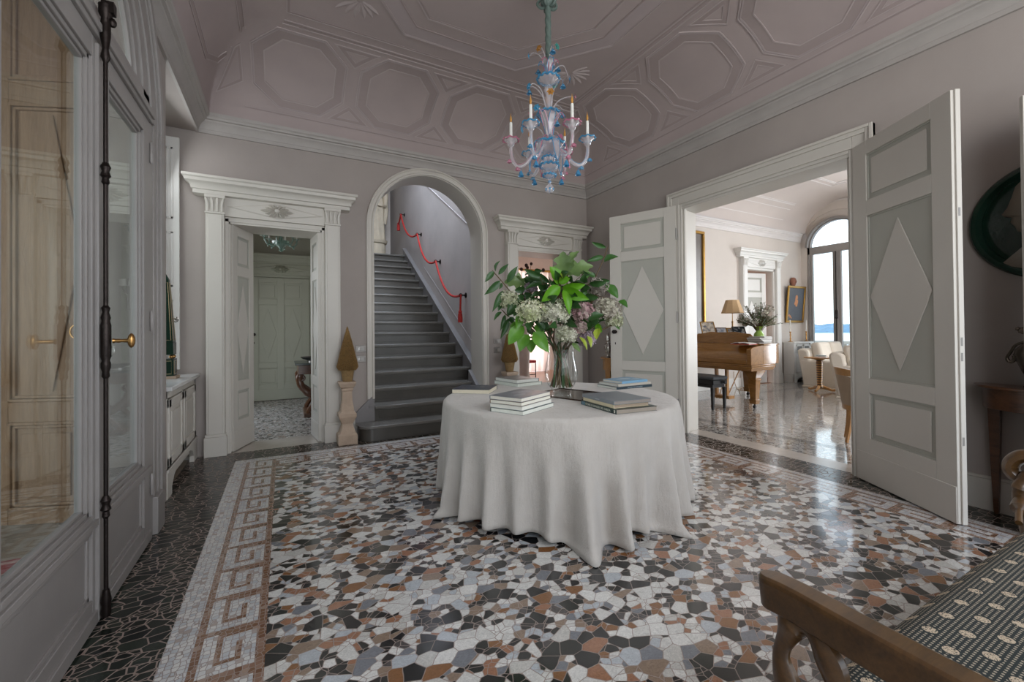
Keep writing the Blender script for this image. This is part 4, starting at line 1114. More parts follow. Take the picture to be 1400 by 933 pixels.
sprig('yellow-green little leaves hanging at the lower right of the bouquet', [
 (0.180,-0.247,0.541,0.145,-0.259,0.461,0.062),(0.095,-0.212,0.488,0.098,-0.251,0.405,0.043),(0.034,-0.194,0.476,0.062,-0.250,0.392,0.037),(0.000,-0.147,0.431,0.034,-0.206,0.368,0.041),(0.179,-0.222,0.573,0.192,-0.268,0.518,0.056),(0.137,-0.217,0.573,0.075,-0.210,0.520,0.075),(0.128,-0.187,0.582,0.175,-0.256,0.617,0.065)], M['lf_yellow'], root=(.1,-.17,.55), extra={3:M['lf_mid'],4:M['lf_bright'],5:M['lf_dark'],6:M['lf_dark']})
sprig('dark green leaves poking out at the right beside the tan head', [
 (0.302,-0.186,0.879,0.360,-0.263,0.782,0.089),(0.369,-0.257,0.751,0.404,-0.318,0.707,0.065),(0.328,-0.253,0.618,0.340,-0.298,0.540,0.047),(0.188,-0.131,0.833,0.110,-0.113,0.850,0.075),(0.181,-0.126,0.945,0.129,-0.127,0.974,0.056)], leafmat('right_leaf','#2d5a1e','#4c7f30',.2), root=(.24,-.15,.80))
sprig('tall thin twig with four leaves towering over the right of the bouquet', [
 (0.333,-0.159,1.185,0.221,-0.118,1.235,0.043),(0.317,-0.148,1.111,0.190,-0.096,1.089,0.047),(0.320,-0.150,1.073,0.392,-0.237,1.121,0.062),(0.250,-0.125,0.948,0.158,-0.098,0.982,0.051),(0.262,-0.085,0.954,0.247,-0.111,0.992,0.037)], leafmat('twig_leaf','#234a1c','#456f35',.2), stems=[[(.176,-.086,.762),(.254,-.116,.94),(.311,-.143,1.076),(.348,-.169,1.195)]], root=(.17,-.08,.75))
sprig('long dark laurel branch arching out at the upper left', [
 (-0.434,0.302,1.008,-0.509,0.318,0.927,0.047),(-0.401,0.255,0.930,-0.523,0.303,0.834,0.060),(-0.416,0.314,1.012,-0.397,0.264,1.108,0.037),(-0.396,0.300,0.985,-0.341,0.225,1.076,0.037),(-0.333,0.268,0.916,-0.277,0.193,1.066,0.052),(-0.388,0.234,0.849,-0.475,0.258,0.703,0.054),(-0.382,0.266,0.913,-0.416,0.253,0.864,0.028)], leafmat('laurel_leaf','#24451f','#4e7444',.2), kind='lance', stems=[[(-.209,.182,.675),(-.307,.238,.828),(-.378,.263,.918),(-.448,.312,1.02)]], root=(-.2,.17,.66))
sprig('dark laurel branch hanging at the lower left beside the wooden cone', [
 (-0.398,0.253,0.742,-0.434,0.241,0.689,0.034),(-0.395,0.251,0.680,-0.462,0.261,0.618,0.037),(-0.377,0.226,0.658,-0.425,0.223,0.542,0.034),(-0.355,0.211,0.628,-0.424,0.222,0.475,0.049),(-0.318,0.160,0.747,-0.390,0.174,0.668,0.070),(-0.323,0.201,0.675,-0.303,0.150,0.710,0.047),(-0.346,0.204,0.637,-0.331,0.158,0.580,0.047)], M['lf_dark'], kind='lance', stems=[[(-.1,.08,.55),(-.225,.157,.589),(-.343,.214,.637),(-.397,.252,.70)]], root=(-.1,.08,.54))

# ---- stairs
def stairs():
    st = struct(bpy.data.objects.new('staircase', None)); COL.objects.link(st)
    r_, g_, Y1 = .1838, .3081, 5.204
    mb = MB(); tr = MB()
    x0, x1 = .972, 2.548
    for i in range(1, 18):
        y = Y1+(i-1)*g_; z = i*r_
        a = .79 if i == 1 else x0 if i > 2 else .985
        if i == 2: a = 1.0
        xe = x1 if i > 1 else 2.75
        n = .028
        if i == 1:
            pts = [(xe, y+g_+.02)]; pts += [(a, y+g_+.02), (a, y+.16)]+[(a+.14-.14*cos(t), y+.16-.16*sin(t)) for t in [radians(10*k) for k in range(1,9)]]+[(a+.14,y),(xe,y)]
            mb.prism(pts, 0, z-.035, 'z')
            q = [(p[0]-(.02 if p[0] < .9 else 0), p[1]-(.025 if p[1] < y+.15 else 0)) for p in pts]
            tr.prism(q, z-.035, z, 'z')
        else:
            mb.box(a, xe, y, y+g_+.01, 0 if i < 3 else z-r_-.2, z-.035)
            mb.box(a+.05, xe-.06, y-.006, y, z-r_+.03, z-.06)
            tr.box(a-.0, xe, y-n, y+g_, z-.035, z)
            tr.box(a, xe, y-.012, y, z-.05, z-.035)
    yl = Y1+17*g_
    tr.box(.97, 2.62, yl-.1, 11.95, 17*r_-.2, 17*r_)
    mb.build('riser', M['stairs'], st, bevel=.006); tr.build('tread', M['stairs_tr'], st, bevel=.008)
    sk = MB()                           # sloped skirting on the right wall
    def zl(y): return (y-Y1)/g_*r_+r_
    ya, yb = 5.93, Y1+16.4*g_
    sk.prism([(ya, zl(ya)-.25), (yb, zl(yb)-.25), (yb, zl(yb)+.10), (ya, zl(ya)+.10)], x1-.002, 2.625, 'x')
    sk.prism([(ya, zl(ya)+.09), (yb, zl(yb)+.09), (yb, zl(yb)+.125), (ya, zl(ya)+.125)], x1-.018, 2.625, 'x')
    sk.prism([(5.50, .18), (5.93,.3), (5.93, zl(5.93)+.1), (5.50, .42)], 2.44, 2.625, 'x')
    sk.build('skirting', M['stringer'], st, bevel=.004)
    pl = MB(); pl.prism([(.77,.18),(1.0,.18),(1.0,.52),(.77,.30)], YB-.025, YB+.01, 'y'); pl.box(.93, 1.0, YB-.035, YB, .35, .385); pl.build('skirting', M['stringer'], st, bevel=.004)
    return st
stairs()
mb = MB()                               # painted mouldings on the stair wall, raking with the flight
def rake(y0, y1, h, w, d):
    zl = lambda y: (y-5.204)/.3081*.1838+.1838
    mb.prism([(y0,zl(y0)+h),(y1,zl(y1)+h),(y1,zl(y1)+h+w),(y0,zl(y0)+h+w)], 2.62-d, 2.621, 'x')
rake(5.95, 9.0, 2.45, .05, .02); rake(5.95, 9.0, 2.62, .16, .012); rake(5.95, 8.8, 2.15, .02, .01)
rake(6.1, 8.75, .35, .015, .006)
trim(mb, paint('stair_wall_moulding', '#b5b0b0', .7, .06, 3, .05), bevel=.003)
# red rope handrail
rp = thing('rope_handrail', 'red rope handrail swagged between brackets up the stair wall, tassel at each end', 'handrail', (2.62,8.2,2.4))
br = [(6.44,1.882),(7.707,2.619),(8.949,3.387),(10.374,4.163)]
o3 = (2.62,8.2,2.4)
for y, z in br:
    b = MB(o3); b.T = Matrix.Translation((2.62,y,z)) @ Matrix.Rotation(-pi/2,4,'Y')
    b.lathe([(.045,0),(.045,.008),(.028,.016),(.012,.024),(.012,.06),(.018,.066),(.010,.075)], (0,0,0), 14); b.T = None
    b.ring((2.53,y,z), (1,0,0), (0,0,1), .026, [(.006*cos(a),.006*sin(a)) for a in [2*pi*k/6 for k in range(6)]], 16)
    b.build('bracket', M['iron'], rp)
b = MB(o3)
for (ya,za),(yb,zb) in zip(br, br[1:]):
    sag = .33
    pts = []
    for k in range(17):
        t = k/16; pts.append((2.53-.02*sin(pi*t), ya+(yb-ya)*t, za+(zb-za)*t-4*sag*t*(1-t)*.72))
    b.tube(pts, .019, 8)
b.tube([(2.53,6.44,1.88),(2.53,6.46,1.7),(2.53,6.465,1.62)], .017, 8); b.tube([(2.53,10.374,4.16),(2.53,10.5,4.05),(2.53,10.6,3.98)], .019, 8)
b.build('rope', M['red'], rp)
for y, z in ((6.47,1.62),(10.62,4.0)):
    b = MB(o3); b.lathe([(.008,.02),(.026,.012),(.032,-.015),(.024,-.03),(.034,-.04),(.038,-.10),(.038,-.18),(.002,-.18)], (2.53,y,z), 16, wav=lambda a,j: 1+.06*cos(8*a) if j > 3 else 1); b.build('tassel', M['red'], rp)
# statue on the landing
stt = thing('statue', 'cream stone draped figure on a round plinth at the top of the stairs', 'statue', (2.12,11.45,3.1246))
mb = MB(); mb.lathe([(.02,0),(.30,0),(.30,.08),(.26,.10),(.26,.46),(.29,.48),(.31,.55),(.02,.55)], (0,0,0), 24); mb.build('plinth', M['statue'], stt)
mb = MB()
def fold(a, j): return 1+(.07*sin(a*9+j*.35)+.04*sin(a*5-j*.2))*(1 if j < 11 else .3)
mb.lathe([(.01,.55),(.25,.55),(.255,.62),(.235,.8),(.225,1.0),(.22,1.2),(.225,1.4),(.235,1.5),(.215,1.62),(.20,1.7),(.22,1.8),(.235,1.95),(.22,2.06),(.15,2.12),(.075,2.16),(.07,2.22)], (0,0,0), 48, 1, .8, wav=fold)
mb.sphere((0,-.02,2.35), .115, 18, .9, 1.0, 1.22); mb.lathe([(.02,2.40),(.13,2.38),(.15,2.45),(.12,2.53),(.02,2.56)], (0,.02,0), 20)
for s in (-1, 1):
    mb.tube(bez([(s*.22,0,2.03),(s*.27,-.03,1.8),(s*.26,-.05,1.6),(s*.22,-.16,1.45)], 5), [.07]*6+[.06]*5+[.05]*5, 10)
    mb.tube(bez([(s*.24,-.03,1.78),(s*.27,-.05,1.5),(s*.25,-.05,1.15),(s*.24,-.03,1.02)], 5), [.05]*6+[.06]*5+[.05]*5, 8)
mb.lathe([(.24,1.46),(.275,1.44),(.26,1.52),(.22,1.55)], (0,0,0), 40, 1, .8, wav=lambda a,j: 1+.06*sin(11*a))
mb.build('figure', M['statue'], stt)

# ---- pedestals with wooden cones
def pedestal(label, x, y):
    t = thing('pedestal', label, 'pedestal', (x,y,0))
    sq = lambda prof, mb: mb.lathe([(r*sqrt(2),z) for r,z in prof], (0,0,0), 4, a0=pi/4, a1=pi/4+2*pi)
    mb = MB(); sq([(.01,0),(.104,0),(.104,.11),(.098,.115),(.085,.13),(.06,.21),(.058,.235),(.088,.30),(.095,.315),(.095,.355),(.085,.36),(.072,.38),(.055,.50),(.052,.60),(.052,.612),(.062,.62),(.062,.64),(.056,.645),(.075,.66),(.088,.69),(.092,.70),(.092,.722),(.01,.722)], mb)
    mb.build('baluster', M['balu'], t, bevel=.004, ang=20)
    return t
def cone(label, x, y):
    t = thing('cone_ornament', label, 'ornament', (x,y,.722))
    mb = MB(); mb.lathe([(.01,0),(.05,0),(.052,.01),(.075,.14),(.03,.15)], (0,0,0), 20, wav=lambda a,j: 1+.03*cos(20*a)); mb.build('stalk_base', paint('cone_straw','#8a6f48',.85,.2,30,.4,60,obj=True), t)
    rnd = random.Random(int(x*100)); mb = MB()
    pr = lambda h: .112*(1-((h-.17)/.46))**.92 if h > .17 else .085+.027*(h-.13)/.04
    mb.lathe([(.07,.13),(.106,.17),(.075,.32),(.035,.50),(.012,.62),(.002,.645)], (0,0,0), 20)
    n = 720
    for k in range(n):
        h = .135+.50*(1-sqrt(1-(k+.5)/n)) if True else 0
        r = pr(h); a = k*2.39996
        c = Vector((r*cos(a), r*sin(a), h)); d = Vector((cos(a),sin(a),.25)); u = Vector((-sin(a),cos(a),0)); w = d.cross(u); s = .0095
        mb.add([c+u*s, c-u*s, c+w*s, c-w*s, c+d*s*1.3], [(0,2,4),(2,1,4),(1,3,4),(3,0,4)])
    mb.build('cone', paint('cone_bark','#86673a',.8,.35,60,.3,80,obj=True), t, ang=20)
    return t
pedestal('square sandstone baluster pedestal left of the stair arch', .648, 5.30)
cone('brown cone of dried seed heads on the pedestal left of the stair arch', .655, 5.28)
pedestal('square sandstone baluster pedestal right of the stair arch, half hidden by the table', 2.80, 5.28)
cone('brown cone of dried seed heads right of the stair arch behind the flowers', 2.80, 5.28)
# switch plates
def switch(label, x, z, g):
    t = thing('light_switch', label, 'light switch', (x,YB,z), 0, g)
    mb = MB(); mb.box(-.062,.062,-.009,0,-.042,.042); mb.build('plate', M['plate'], t, bevel=.004)
    mb = MB(); mb.box(-.005,.036,-.014,-.008,-.022,.022); mb.build('rocker', M['switchw'], t, bevel=.002)
    mb = MB(); mb.box(-.036,-.008,-.012,-.008,-.022,.022); mb.build('rocker', M['steel'], t, bevel=.002)
switch('upper grey switch plate left of the stair arch', .84, 1.09, 'switch plates by the arch'); switch('lower grey switch plate left of the stair arch', .84, .965, 'switch plates by the arch')
switch('upper grey switch plate right of the stair arch', 2.735, 1.15, 'switch plates by the arch'); switch('lower grey switch plate right of the stair arch', 2.735, 1.02, 'switch plates by the arch')

# ---- window-niche cabinet
cb = thing('cabinet', 'low white panelled cabinet with marble top in the window niche', 'cabinet', (-.93,4.8,0))
o3 = (-.93,4.8,0); fx = -.815
mb = MB(o3)
mb.box(-1.062, fx-.02, 4.23, 5.46, .10, .845); mb.box(-1.062, fx, 4.20, 4.26, .0, .845); mb.box(-1.062, fx, 5.43, 5.485, .0, .845)
mb.box(fx-.03, fx, 4.2, 5.48, .78, .845); mb.box(fx-.03, fx, 4.82, 4.86, .22, .8)
pts = [(4.2,0),(4.36,0),(4.36,.06),(4.44,.13),(4.56,.165),(5.12,.165),(5.24,.13),(5.32,.06),(5.32,0),(5.48,0),(5.48,.23),(4.2,.23)]
mb.prism(pts, fx-.03, fx+.012, 'x'); mb.box(fx-.03, fx+.02, 4.2, 5.48, .205, .23)
mb.build('body', M['white'], cb, bevel=.004)
for ya, yb in ((4.27,4.82),(4.86,5.42)):
    mb = MB(o3); mb.box(fx-.025, fx-.002, ya, yb, .24, .775)
    for q in ((ya,ya+.07,.24,.775),(yb-.07,yb,.24,.775),(ya,yb,.24,.31),(ya,yb,.705,.775)): mb.box(fx-.02, fx+.012, q[0], q[1], q[2], q[3])
    mb.box(fx-.01, fx+.008, ya+.11, yb-.11, .35, .665)
    mb.build('door', M['white'], cb, bevel=.005)
mb = MB(o3); mb.box(-1.062, -.775, 4.203, 5.505, .845, .88); mb.build('marble_top', M['marble'], cb, bevel=.006)
sh = thing('window_shutter', 'white panelled inside shutter folded against the end of the window niche', 'shutter', (-1.0,5.49,.90))
mb = MB((-1.0,5.49,.90)); mb.box(-1.06,-.945,5.47,5.50,.93,3.33)
for za, zb in ((1.05,1.65),(1.78,2.35),(2.48,3.22)):
    for q in ((-1.055,-1.04,za,zb),(-1.02,-.995,za,zb),(-1.055,-.995,za,za+.025),(-1.055,-.995,zb-.025,zb)): mb.box(q[0],q[1],5.462,5.472,q[2],q[3])
mb.build('shutter_panel', M['white_lr'], sh, bevel=.005)
mb = MB((-1.0,5.49,.90)); mb.T = Matrix.Translation((-.972,5.47,1.455)) @ Matrix.Rotation(pi/2,4,'X'); mb.lathe([(.018,0),(.018,.004),(.006,.008),(.006,.02)], (0,0,0), 12); mb.T = None
mb.ring((-.972,5.445,1.44), (1,0,0), (0,0,1), .02, [(.004*cos(a),.004*sin(a)) for a in [2*pi*k/6 for k in range(6)]], 16); mb.build('ring_pull', M['silver'], sh)
# obelisk
ob = thing('obelisk', 'dark green obelisk with gold lines on the marble cabinet top', 'ornament', (-.975,5.05,.88)); ob.scale = (.70,.70,1)
mb = MB(); mb.cbox((0,0,.0125),(.26,.26,.025)); mb.build('foot', M['balu'], ob, bevel=.003)
mb = MB(); mb.cbox((0,0,.105),(.20,.20,.16)); mb.cbox((0,0,.28),(.19,.19,.115)); mb.build('base', M['obgreen'], ob, bevel=.003)
mb = MB()
for sx in (-1,1):
    for sy in (-1,1): mb.sphere((sx*.07,sy*.07,.204), .026, 10, 1, 1, .75)
mb.build('gold_ball', M['brass'], ob)
mb = MB(); mb.lathe([(.01,.338),(.135*.95,.338),(.052,.93),(.002,.985)], (0,0,0), 4, a0=pi/4, a1=pi/4+2*pi); mb.build('shaft', M['obgreen'], ob, ang=10)
mb = MB()
def oline(pts):
    mb.tube(pts, .003, 5)
for rot in range(4):
    mb.T = Matrix.Rotation(rot*pi/2,4,'Z')
    hw = lambda z: (.135*.95+(.052-.135*.95)*(z-.338)/(.93-.338))/sqrt(2)
    oline([(-(hw(.36)-.02),-hw(.36)-.001,.36),((hw(.36)-.02),-hw(.36)-.001,.36),((hw(.90)-.012),-hw(.90)-.001,.90),(-(hw(.90)-.012),-hw(.90)-.001,.90),(-(hw(.36)-.02),-hw(.36)-.001,.36)])
    oline([(-.075,-.1005,.045),(.075,-.1005,.045),(.075,-.1005,.165),(-.075,-.1005,.165),(-.075,-.1005,.045)])
mb.T = None
mb.build('gold_line', M['obgold'], ob)

# ---- oak outer door of the vestibule, and its rug
od = shell('door_11', (-1.72,4.236,0), atan2(4.063-4.224, -1.296+1.695))
W_, H_ = .59, 4.1
mb = MB()
def oz(a, b, c, d, y=.04): mb.box(a, b, -.02, y, c, d)
oz(0,.07,.0,H_); oz(W_-.07,W_,0,H_); oz(.07,W_-.07,0,.10); oz(.07,W_-.07,.70,.84); oz(.07,W_-.07,2.90,3.06); oz(.07,W_-.07,3.95,H_)
for a, c, d in ((.07,.10,.70),(.07,.84,2.90),(.07,3.06,3.95)):
    for g, y in ((.0,.025),(.022,.008)):
        mb.box(a+g, a+g+.02, -.035+y*.5 if False else -.03+g*.5, .03, c+g, d-g); mb.box(W_-.07-g-.02, W_-.07-g, -.03+g*.5, .03, c+g, d-g)
        mb.box(a+g, W_-.07-g, -.03+g*.5, .03, c+g, c+g+.02); mb.box(a+g, W_-.07-g, -.03+g*.5, .03, d-g-.02, d-g)
mb.build('door_frame', M['oak'], od, bevel=.004)
mb = MB(); mb.box(.07,W_-.07,.0,.03,.1,.7); mb.box(.07,W_-.07,.0,.03,.84,2.9); mb.box(.07,W_-.07,.0,.03,3.06,3.95)
mb.box(.14,W_-.14,-.012,.0,.18,.62)
mb.prism([(W_/2-.145,1.87),(W_/2+.04,.90),(W_/2+.215,1.87),(W_/2+.04,2.84)], -.014, .0, 'y'); mb.build('door_panel', M['oak'], od, bevel=.006)
mb = MB(); mb.ring((W_-.06,-.05,1.32), (1,0,0), (0,0,1), .05, [(.006*cos(a),.006*sin(a)) for a in [2*pi*k/6 for k in range(6)]], 20); mb.lathe([(.03,0),(.03,.01),(.012,.02)], (W_-.06,-.02,1.37), 10); mb.build('ring_handle', M['brass'], od)
rg = MB((-1.35,3.2,0)); rg.box(-1.72,-1.07,2.2,3.52,0.0,.012)
rg.mi = 1
for y in (3.46,3.30,2.3): rg.box(-1.70,-1.09,y,y+.03,.011,.014)
rgo = rg.build('rug', [paint('red_rug','#8f3a3c',.95,.12,20,.4,120), paint('rug_stripe','#b08a80',.95,.1,20,.4,120)], None, bevel=.004); rgo.location = (-1.35,3.2,0)
tag(rgo, 'red striped rug on the vestibule floor behind the glass doors', 'rug')

# ---- chandelier
def chandelier():
    cx, cy = 1.935, 2.915
    ch = thing('chandelier', 'blown glass chandelier with blue and pink trim hanging over the round table', 'chandelier', (cx,cy,2.42))
    o3 = (0,0,2.42)
    # twisted silk sleeve over the chain
    mb = MB(o3); n = 20; vs = []; N = 90
    for i in range(N+1):
        z = 3.50+(4.2-3.50)*i/N; tw = i*.32; r = .026+.012*(1 if z < 3.55 else 0)*(3.55-z)/.05
        if 3.965 < z < 4.03: r += .03*sin(pi*(z-3.965)/.065)
        for k in range(n):
            a = 2*pi*k/n
            vs.append(((r*(1+.24*abs(cos(1.5*a+tw)))-.006)*cos(a), (r*(1+.24*abs(cos(1.5*a+tw)))-.006)*sin(a), z))
    mb.add(vs, [(i*n+k, i*n+(k+1)%n, (i+1)*n+(k+1)%n, (i+1)*n+k) for i in range(N) for k in range(n)])
    for k in range(5):
        a = 2*pi*k/5; mb.tube(bez([(0,0,4.0),(.05*cos(a),.05*sin(a),4.04),(.085*cos(a),.085*sin(a),4.01),(.05*cos(a),.05*sin(a),3.97),(0,0,3.99)], 5), .013, 6)
    mb.build('silk_sleeve', paint('grey_green_silk','#5f6f68',.55,.15,20,.2,60), ch)
    mb = MB(o3); mb.lathe([(.10,4.198),(.09,4.17),(.03,4.15),(.03,4.12)], (0,0,0), 20); mb.build('ceiling_rose', M['silver'], ch)
    # glass stem: stacked balusters and bowls
    mb = MB(o3)
    rib = lambda a,j: 1+.05*cos(12*a)
    mb.lathe([(.004,2.43),(.03,2.44),(.036,2.465),(.028,2.49),(.010,2.503),(.010,2.515),(.018,2.52),(.008,2.53),(.008,2.545),(.03,2.55),(.05,2.575),(.02,2.59),(.02,2.60),(.055,2.612),(.075,2.655),(.03,2.67),(.045,2.69),(.055,2.72),(.03,2.735),(.03,2.745),(.09,2.77),(.125,2.815),(.128,2.825),(.03,2.835),(.022,2.86),(.03,2.90),(.024,2.95),(.034,2.99),(.022,3.04),(.03,3.05),(.07,3.06),(.09,3.085),(.03,3.09),(.022,3.12),(.034,3.18),(.024,3.24),(.040,3.29),(.025,3.32),(.05,3.335),(.085,3.365),(.09,3.375),(.03,3.385),(.02,3.42),(.02,3.5)], (0,0,0), 36, wav=rib, cap=False)
    mb.build('glass_stem', M['bglass'], ch, ang=60)
    mb = MB(o3)                          # crimped blue rims
    for r, z, t in ((.128,2.825,.011),(.077,2.658,.009),(.052,2.578,.008),(.056,2.722,.007),(.09,3.086,.010),(.09,3.376,.010)):
        n = 60; pts = [((r+.004*cos(12*a))*cos(a), (r+.004*cos(12*a))*sin(a), z+.006*sin(12*a)) for a in [2*pi*k/n for k in range(n)]]
        mb.tube(pts, t, 6, closed=True)
    mb.sphere((0,0,2.523), .014, 10)
    for k in range(6): mb.sphere((.034*cos(k*1.047),.034*sin(k*1.047),2.46), .009, 8)
    mb.build('blue_rim', M['bblue'], ch)
    # six candle arms
    for k in range(6):
        a = radians(60*k+30.4); zc = 2.87+.02*(k % 2)
        ca, sa = cos(a), sin(a); P = lambda r,z: (r*ca, r*sa, z)
        col = M['bblue'] if k % 2 else M['bpink']
        ab = MB(o3); path = bez([P(.05,2.80),P(.12,2.77),P(.19,2.68),P(.255,2.655),P(.30,2.70),P(.315,2.77),P(.315,2.815)], 6)
        nP = len(path); ab.tube(path, [.017-.004*abs(i/nP-.5) for i in range(nP)], 8)
        ab.lathe([(.008,0),(.02,.01),(.032,.03),(.034,.045),(.06,.06),(.066,.066),(.06,.062),(.03,.05),(.01,.04)], P(.315,2.81), 18, wav=lambda q,j: 1+.05*cos(8*q), cap=False)
        arm = ab.build('arm', M['bglass'], ch, ang=60)
        rb = MB(o3); n = 48; c0 = P(.315,2.876)
        rb.tube([(c0[0]+(.066+.003*cos(8*q))*cos(q), c0[1]+(.066+.003*cos(8*q))*sin(q), c0[2]+.005*sin(8*q)) for q in [2*pi*i/n for i in range(n)]], .0065, 6, closed=True)
        rb.tube([(p[0],p[1],p[2]+.017) for p in path[6:-6]], .0035, 5)
        for rr, z in ((.262,2.635),(.33,2.70)):
            rb.sphere(P(rr,z), .016, 8); 
            for q in range(5): rb.sphere((P(rr,z)[0]+.016*cos(q*1.26), P(rr,z)[1]+.016*sin(q*1.26), z-.006), .008, 6)
        rb.build('trim', col, arm)
        cb = MB(o3); cb.lathe([(.012,2.86),(.0125,2.872),(.0115,3.02),(.002,3.022)], P(.315,0), 12); cn = cb.build('candle', M['wax'], arm)
        fb = MB(o3); fb.lathe([(.006,3.02),(.006,3.028),(.010,3.042),(.008,3.06),(.003,3.078),(.001,3.10)], P(.315,0), 10); fb.build('bulb', M['amber'], arm)
        # drop and bell under the arm
        db = MB(o3); c = P(.235,2.60); db.tube([(c[0],c[1],2.66),(c[0],c[1],2.605)], .0015, 4); db.lathe([(.004,.02),(.010,.01),(.018,-.01),(.024,-.026),(.02,-.022),(.005,-.0)], c, 12, wav=lambda q,j: 1+.12*cos(5*q), cap=False); db.build('pendant_bell', M['bblue'], arm)
    # drooping glass leaves below and rising leaves above
    for k in range(6):
        a = radians(60*k+20); ca, sa = cos(a), sin(a)
        def P(r, z, s=0): return Vector((r*ca-s*sa, r*sa+s*ca, z))
        lb = MB(o3); col = (M['bblue'], M['bpink'])[k % 2]
        cen = bez([P(.03,2.83),P(.07,2.88),P(.13,2.83),P(.16,2.70),P(.165,2.64)], 5); vs = []
        n = len(cen)
        for i, p in enumerate(cen):
            w = .032*sin(pi*(i/(n-1))**.8)+.001; u = Vector((-sa,ca,0)); vs += [p-u*w, p+Vector((ca,sa,0))*.012*sin(pi*i/(n-1)), p+u*w]
        lb.add(vs, [(3*i+j,3*i+j+1,3*i+j+4,3*i+j+3) for i in range(n-1) for j in (0,1)])
        lo = lb.build('glass_leaf', M['bglass'], ch, ang=180)
        eb = MB(o3); eb.tube(vs[0::3], .0032, 5); eb.tube(vs[2::3], .0032, 5); eb.sphere(P(.165,2.63), .010, 8); eb.build('leaf_edge', col, lo)
        for (z0, rr, h) in ((2.84,.105,.24),(3.39,.07,.13)):
            lb = MB(o3); cen = bez([P(.025,z0),P(rr*.35,z0+h*.5),P(rr*.7,z0+h*.9),P(rr,z0+h*1.0),P(rr*1.2,z0+h*.85)], 5); vs = []
            for i, p in enumerate(cen):
                w = .024*sin(pi*(i/(len(cen)-1))**.7)+.001; u = Vector((-sa,ca,0)); vs += [p-u*w, p, p+u*w]
            lb.add(vs, [(3*i+j,3*i+j+1,3*i+j+4,3*i+j+3) for i in range(len(cen)-1) for j in (0,1)])
            lo = lb.build('glass_leaf', M['bglass'], ch, ang=180)
            eb = MB(o3); eb.tube(vs[0::3], .0028, 5); eb.tube(vs[2::3], .0028, 5); eb.build('leaf_edge', M['bpink'] if k % 2 else M['bblue'], lo)
    # flower stalks with bells and coloured glass flowers
    cols = ['bblue','bamber','bpink','bteal','bblue','bamber','bblue','bpink','bteal','bblue']
    spec = [(20,3.10,.20,.10),(60,3.10,.17,.20),(100,3.1,.22,.08),(150,3.1,.16,.22),(190,3.1,.21,.14),(240,3.1,.23,.04),(275,3.1,.18,.18),(320,3.1,.21,.10),
            (40,3.40,.17,.02),(95,3.40,.14,.16),(135,3.4,.16,.20),(200,3.40,.12,.17),(250,3.40,.15,.16),(285,3.4,.09,.20),(335,3.4,.17,-.02),(10,3.4,.11,.15),(215,2.86,.25,.16),(35,2.86,.25,.14),(255,2.86,.20,.10),(125,2.86,.24,.15)]
    for k, (ad_, z0, rr, hh) in enumerate(spec):
        a = radians(ad_); ca, sa = cos(a), sin(a); P = lambda r,z: Vector((r*ca, r*sa, z))
        sb = MB(o3); path = bez([P(.02,z0),P(rr*.35,z0+max(hh,.08)*.8),P(rr*.75,z0+max(hh,.08)*1.1),P(rr,z0+hh)], 5); sb.tube(path, [.006-.0002*i for i in range(len(path))], 6)
        so = sb.build('glass_stalk', M['bglass'], ch)
        fb = MB(o3); c = P(rr, z0+hh)
        if k % 3 == 0:
            fb.tube([c, c+Vector((0,0,-.03))], .0015, 4); fb.lathe([(.003,.0),(.010,-.008),(.018,-.024),(.025,-.036),(.018,-.03),(.004,-.008)], c+Vector((0,0,-.03)), 12, wav=lambda q,j: 1+.15*cos(5*q), cap=False); nm, cm = 'glass_bell', M['bblue']
        else:
            for q in range(6):
                b = q*pi/3; u = Vector((-sa,ca,0)); w = Vector((0,0,1)); d = u*cos(b)+w*sin(b); e = -u*sin(b)+w*cos(b); o_ = Vector((ca,sa,0))
                fb.add([c, c+d*.018+e*.011+o_*.01, c+d*.032+o_*.004, c+d*.018-e*.011+o_*.01], [(0,1,2,3)])
            fb.sphere(c+Vector((ca,sa,0))*.006, .008, 8); nm, cm = 'glass_flower', M[cols[k % 10]]
        fb.build(nm, cm, so, ang=180)
chandelier()

# ---- wall relief, console and pitcher on the right
pq = thing('wall_plaque', 'round dark green plaque with a brown portrait in relief on the right wall', 'plaque', (XR,.725,2.0))
mb = MB((XR,.725,2.0)); mb.T = Matrix.Translation((XR,.725,2.0)) @ Matrix.Rotation(-pi/2,4,'Y')
mb.lathe([(.395,0),(.40,.02),(.385,.045),(.36,.05),(.345,.036),(.335,.03),(.325,.036),(.315,.028),(.30,.014),(.01,.014)], (0,0,0), 64); mb.T = None
mb.build('dish', M['bronzegreen'], pq, ang=50)
mb = MB((XR,.725,2.0))
prof_ = [(.10,.26),(.135,.20),(.15,.14),(.165,.09),(.185,.055),(.175,.04),(.15,.03),(.155,.005),(.14,-.02),(.13,-.05),(.09,-.065),(.06,-.08),(.05,-.10),(.10,-.135),(.16,-.19),(.20,-.235),(.17,-.265),(.05,-.285),(-.15,-.26),(-.22,-.20),(-.12,-.05),(-.16,.08),(-.15,.2),(-.05,.28),(.04,.29)]
prof_ = [(y*1.3+.0, z*1.25) for y, z in prof_]
N = len(prof_); vs = [(XR-.014,.725+y,2.0+z) for y,z in prof_]+[(XR-.045,.725+y*.9-.004,2.0+z*.9) for y,z in prof_]+[(XR-.06,.725+y*.6-.012,2.0+z*.6) for y,z in prof_]
mb.add(vs, [tuple(range(2*N,3*N))]+[(l*N+i, l*N+(i+1)%N, (l+1)*N+(i+1)%N, (l+1)*N+i) for l in (0,1) for i in range(N)])
mb.build('portrait_relief', M['relief'], pq, ang=60)
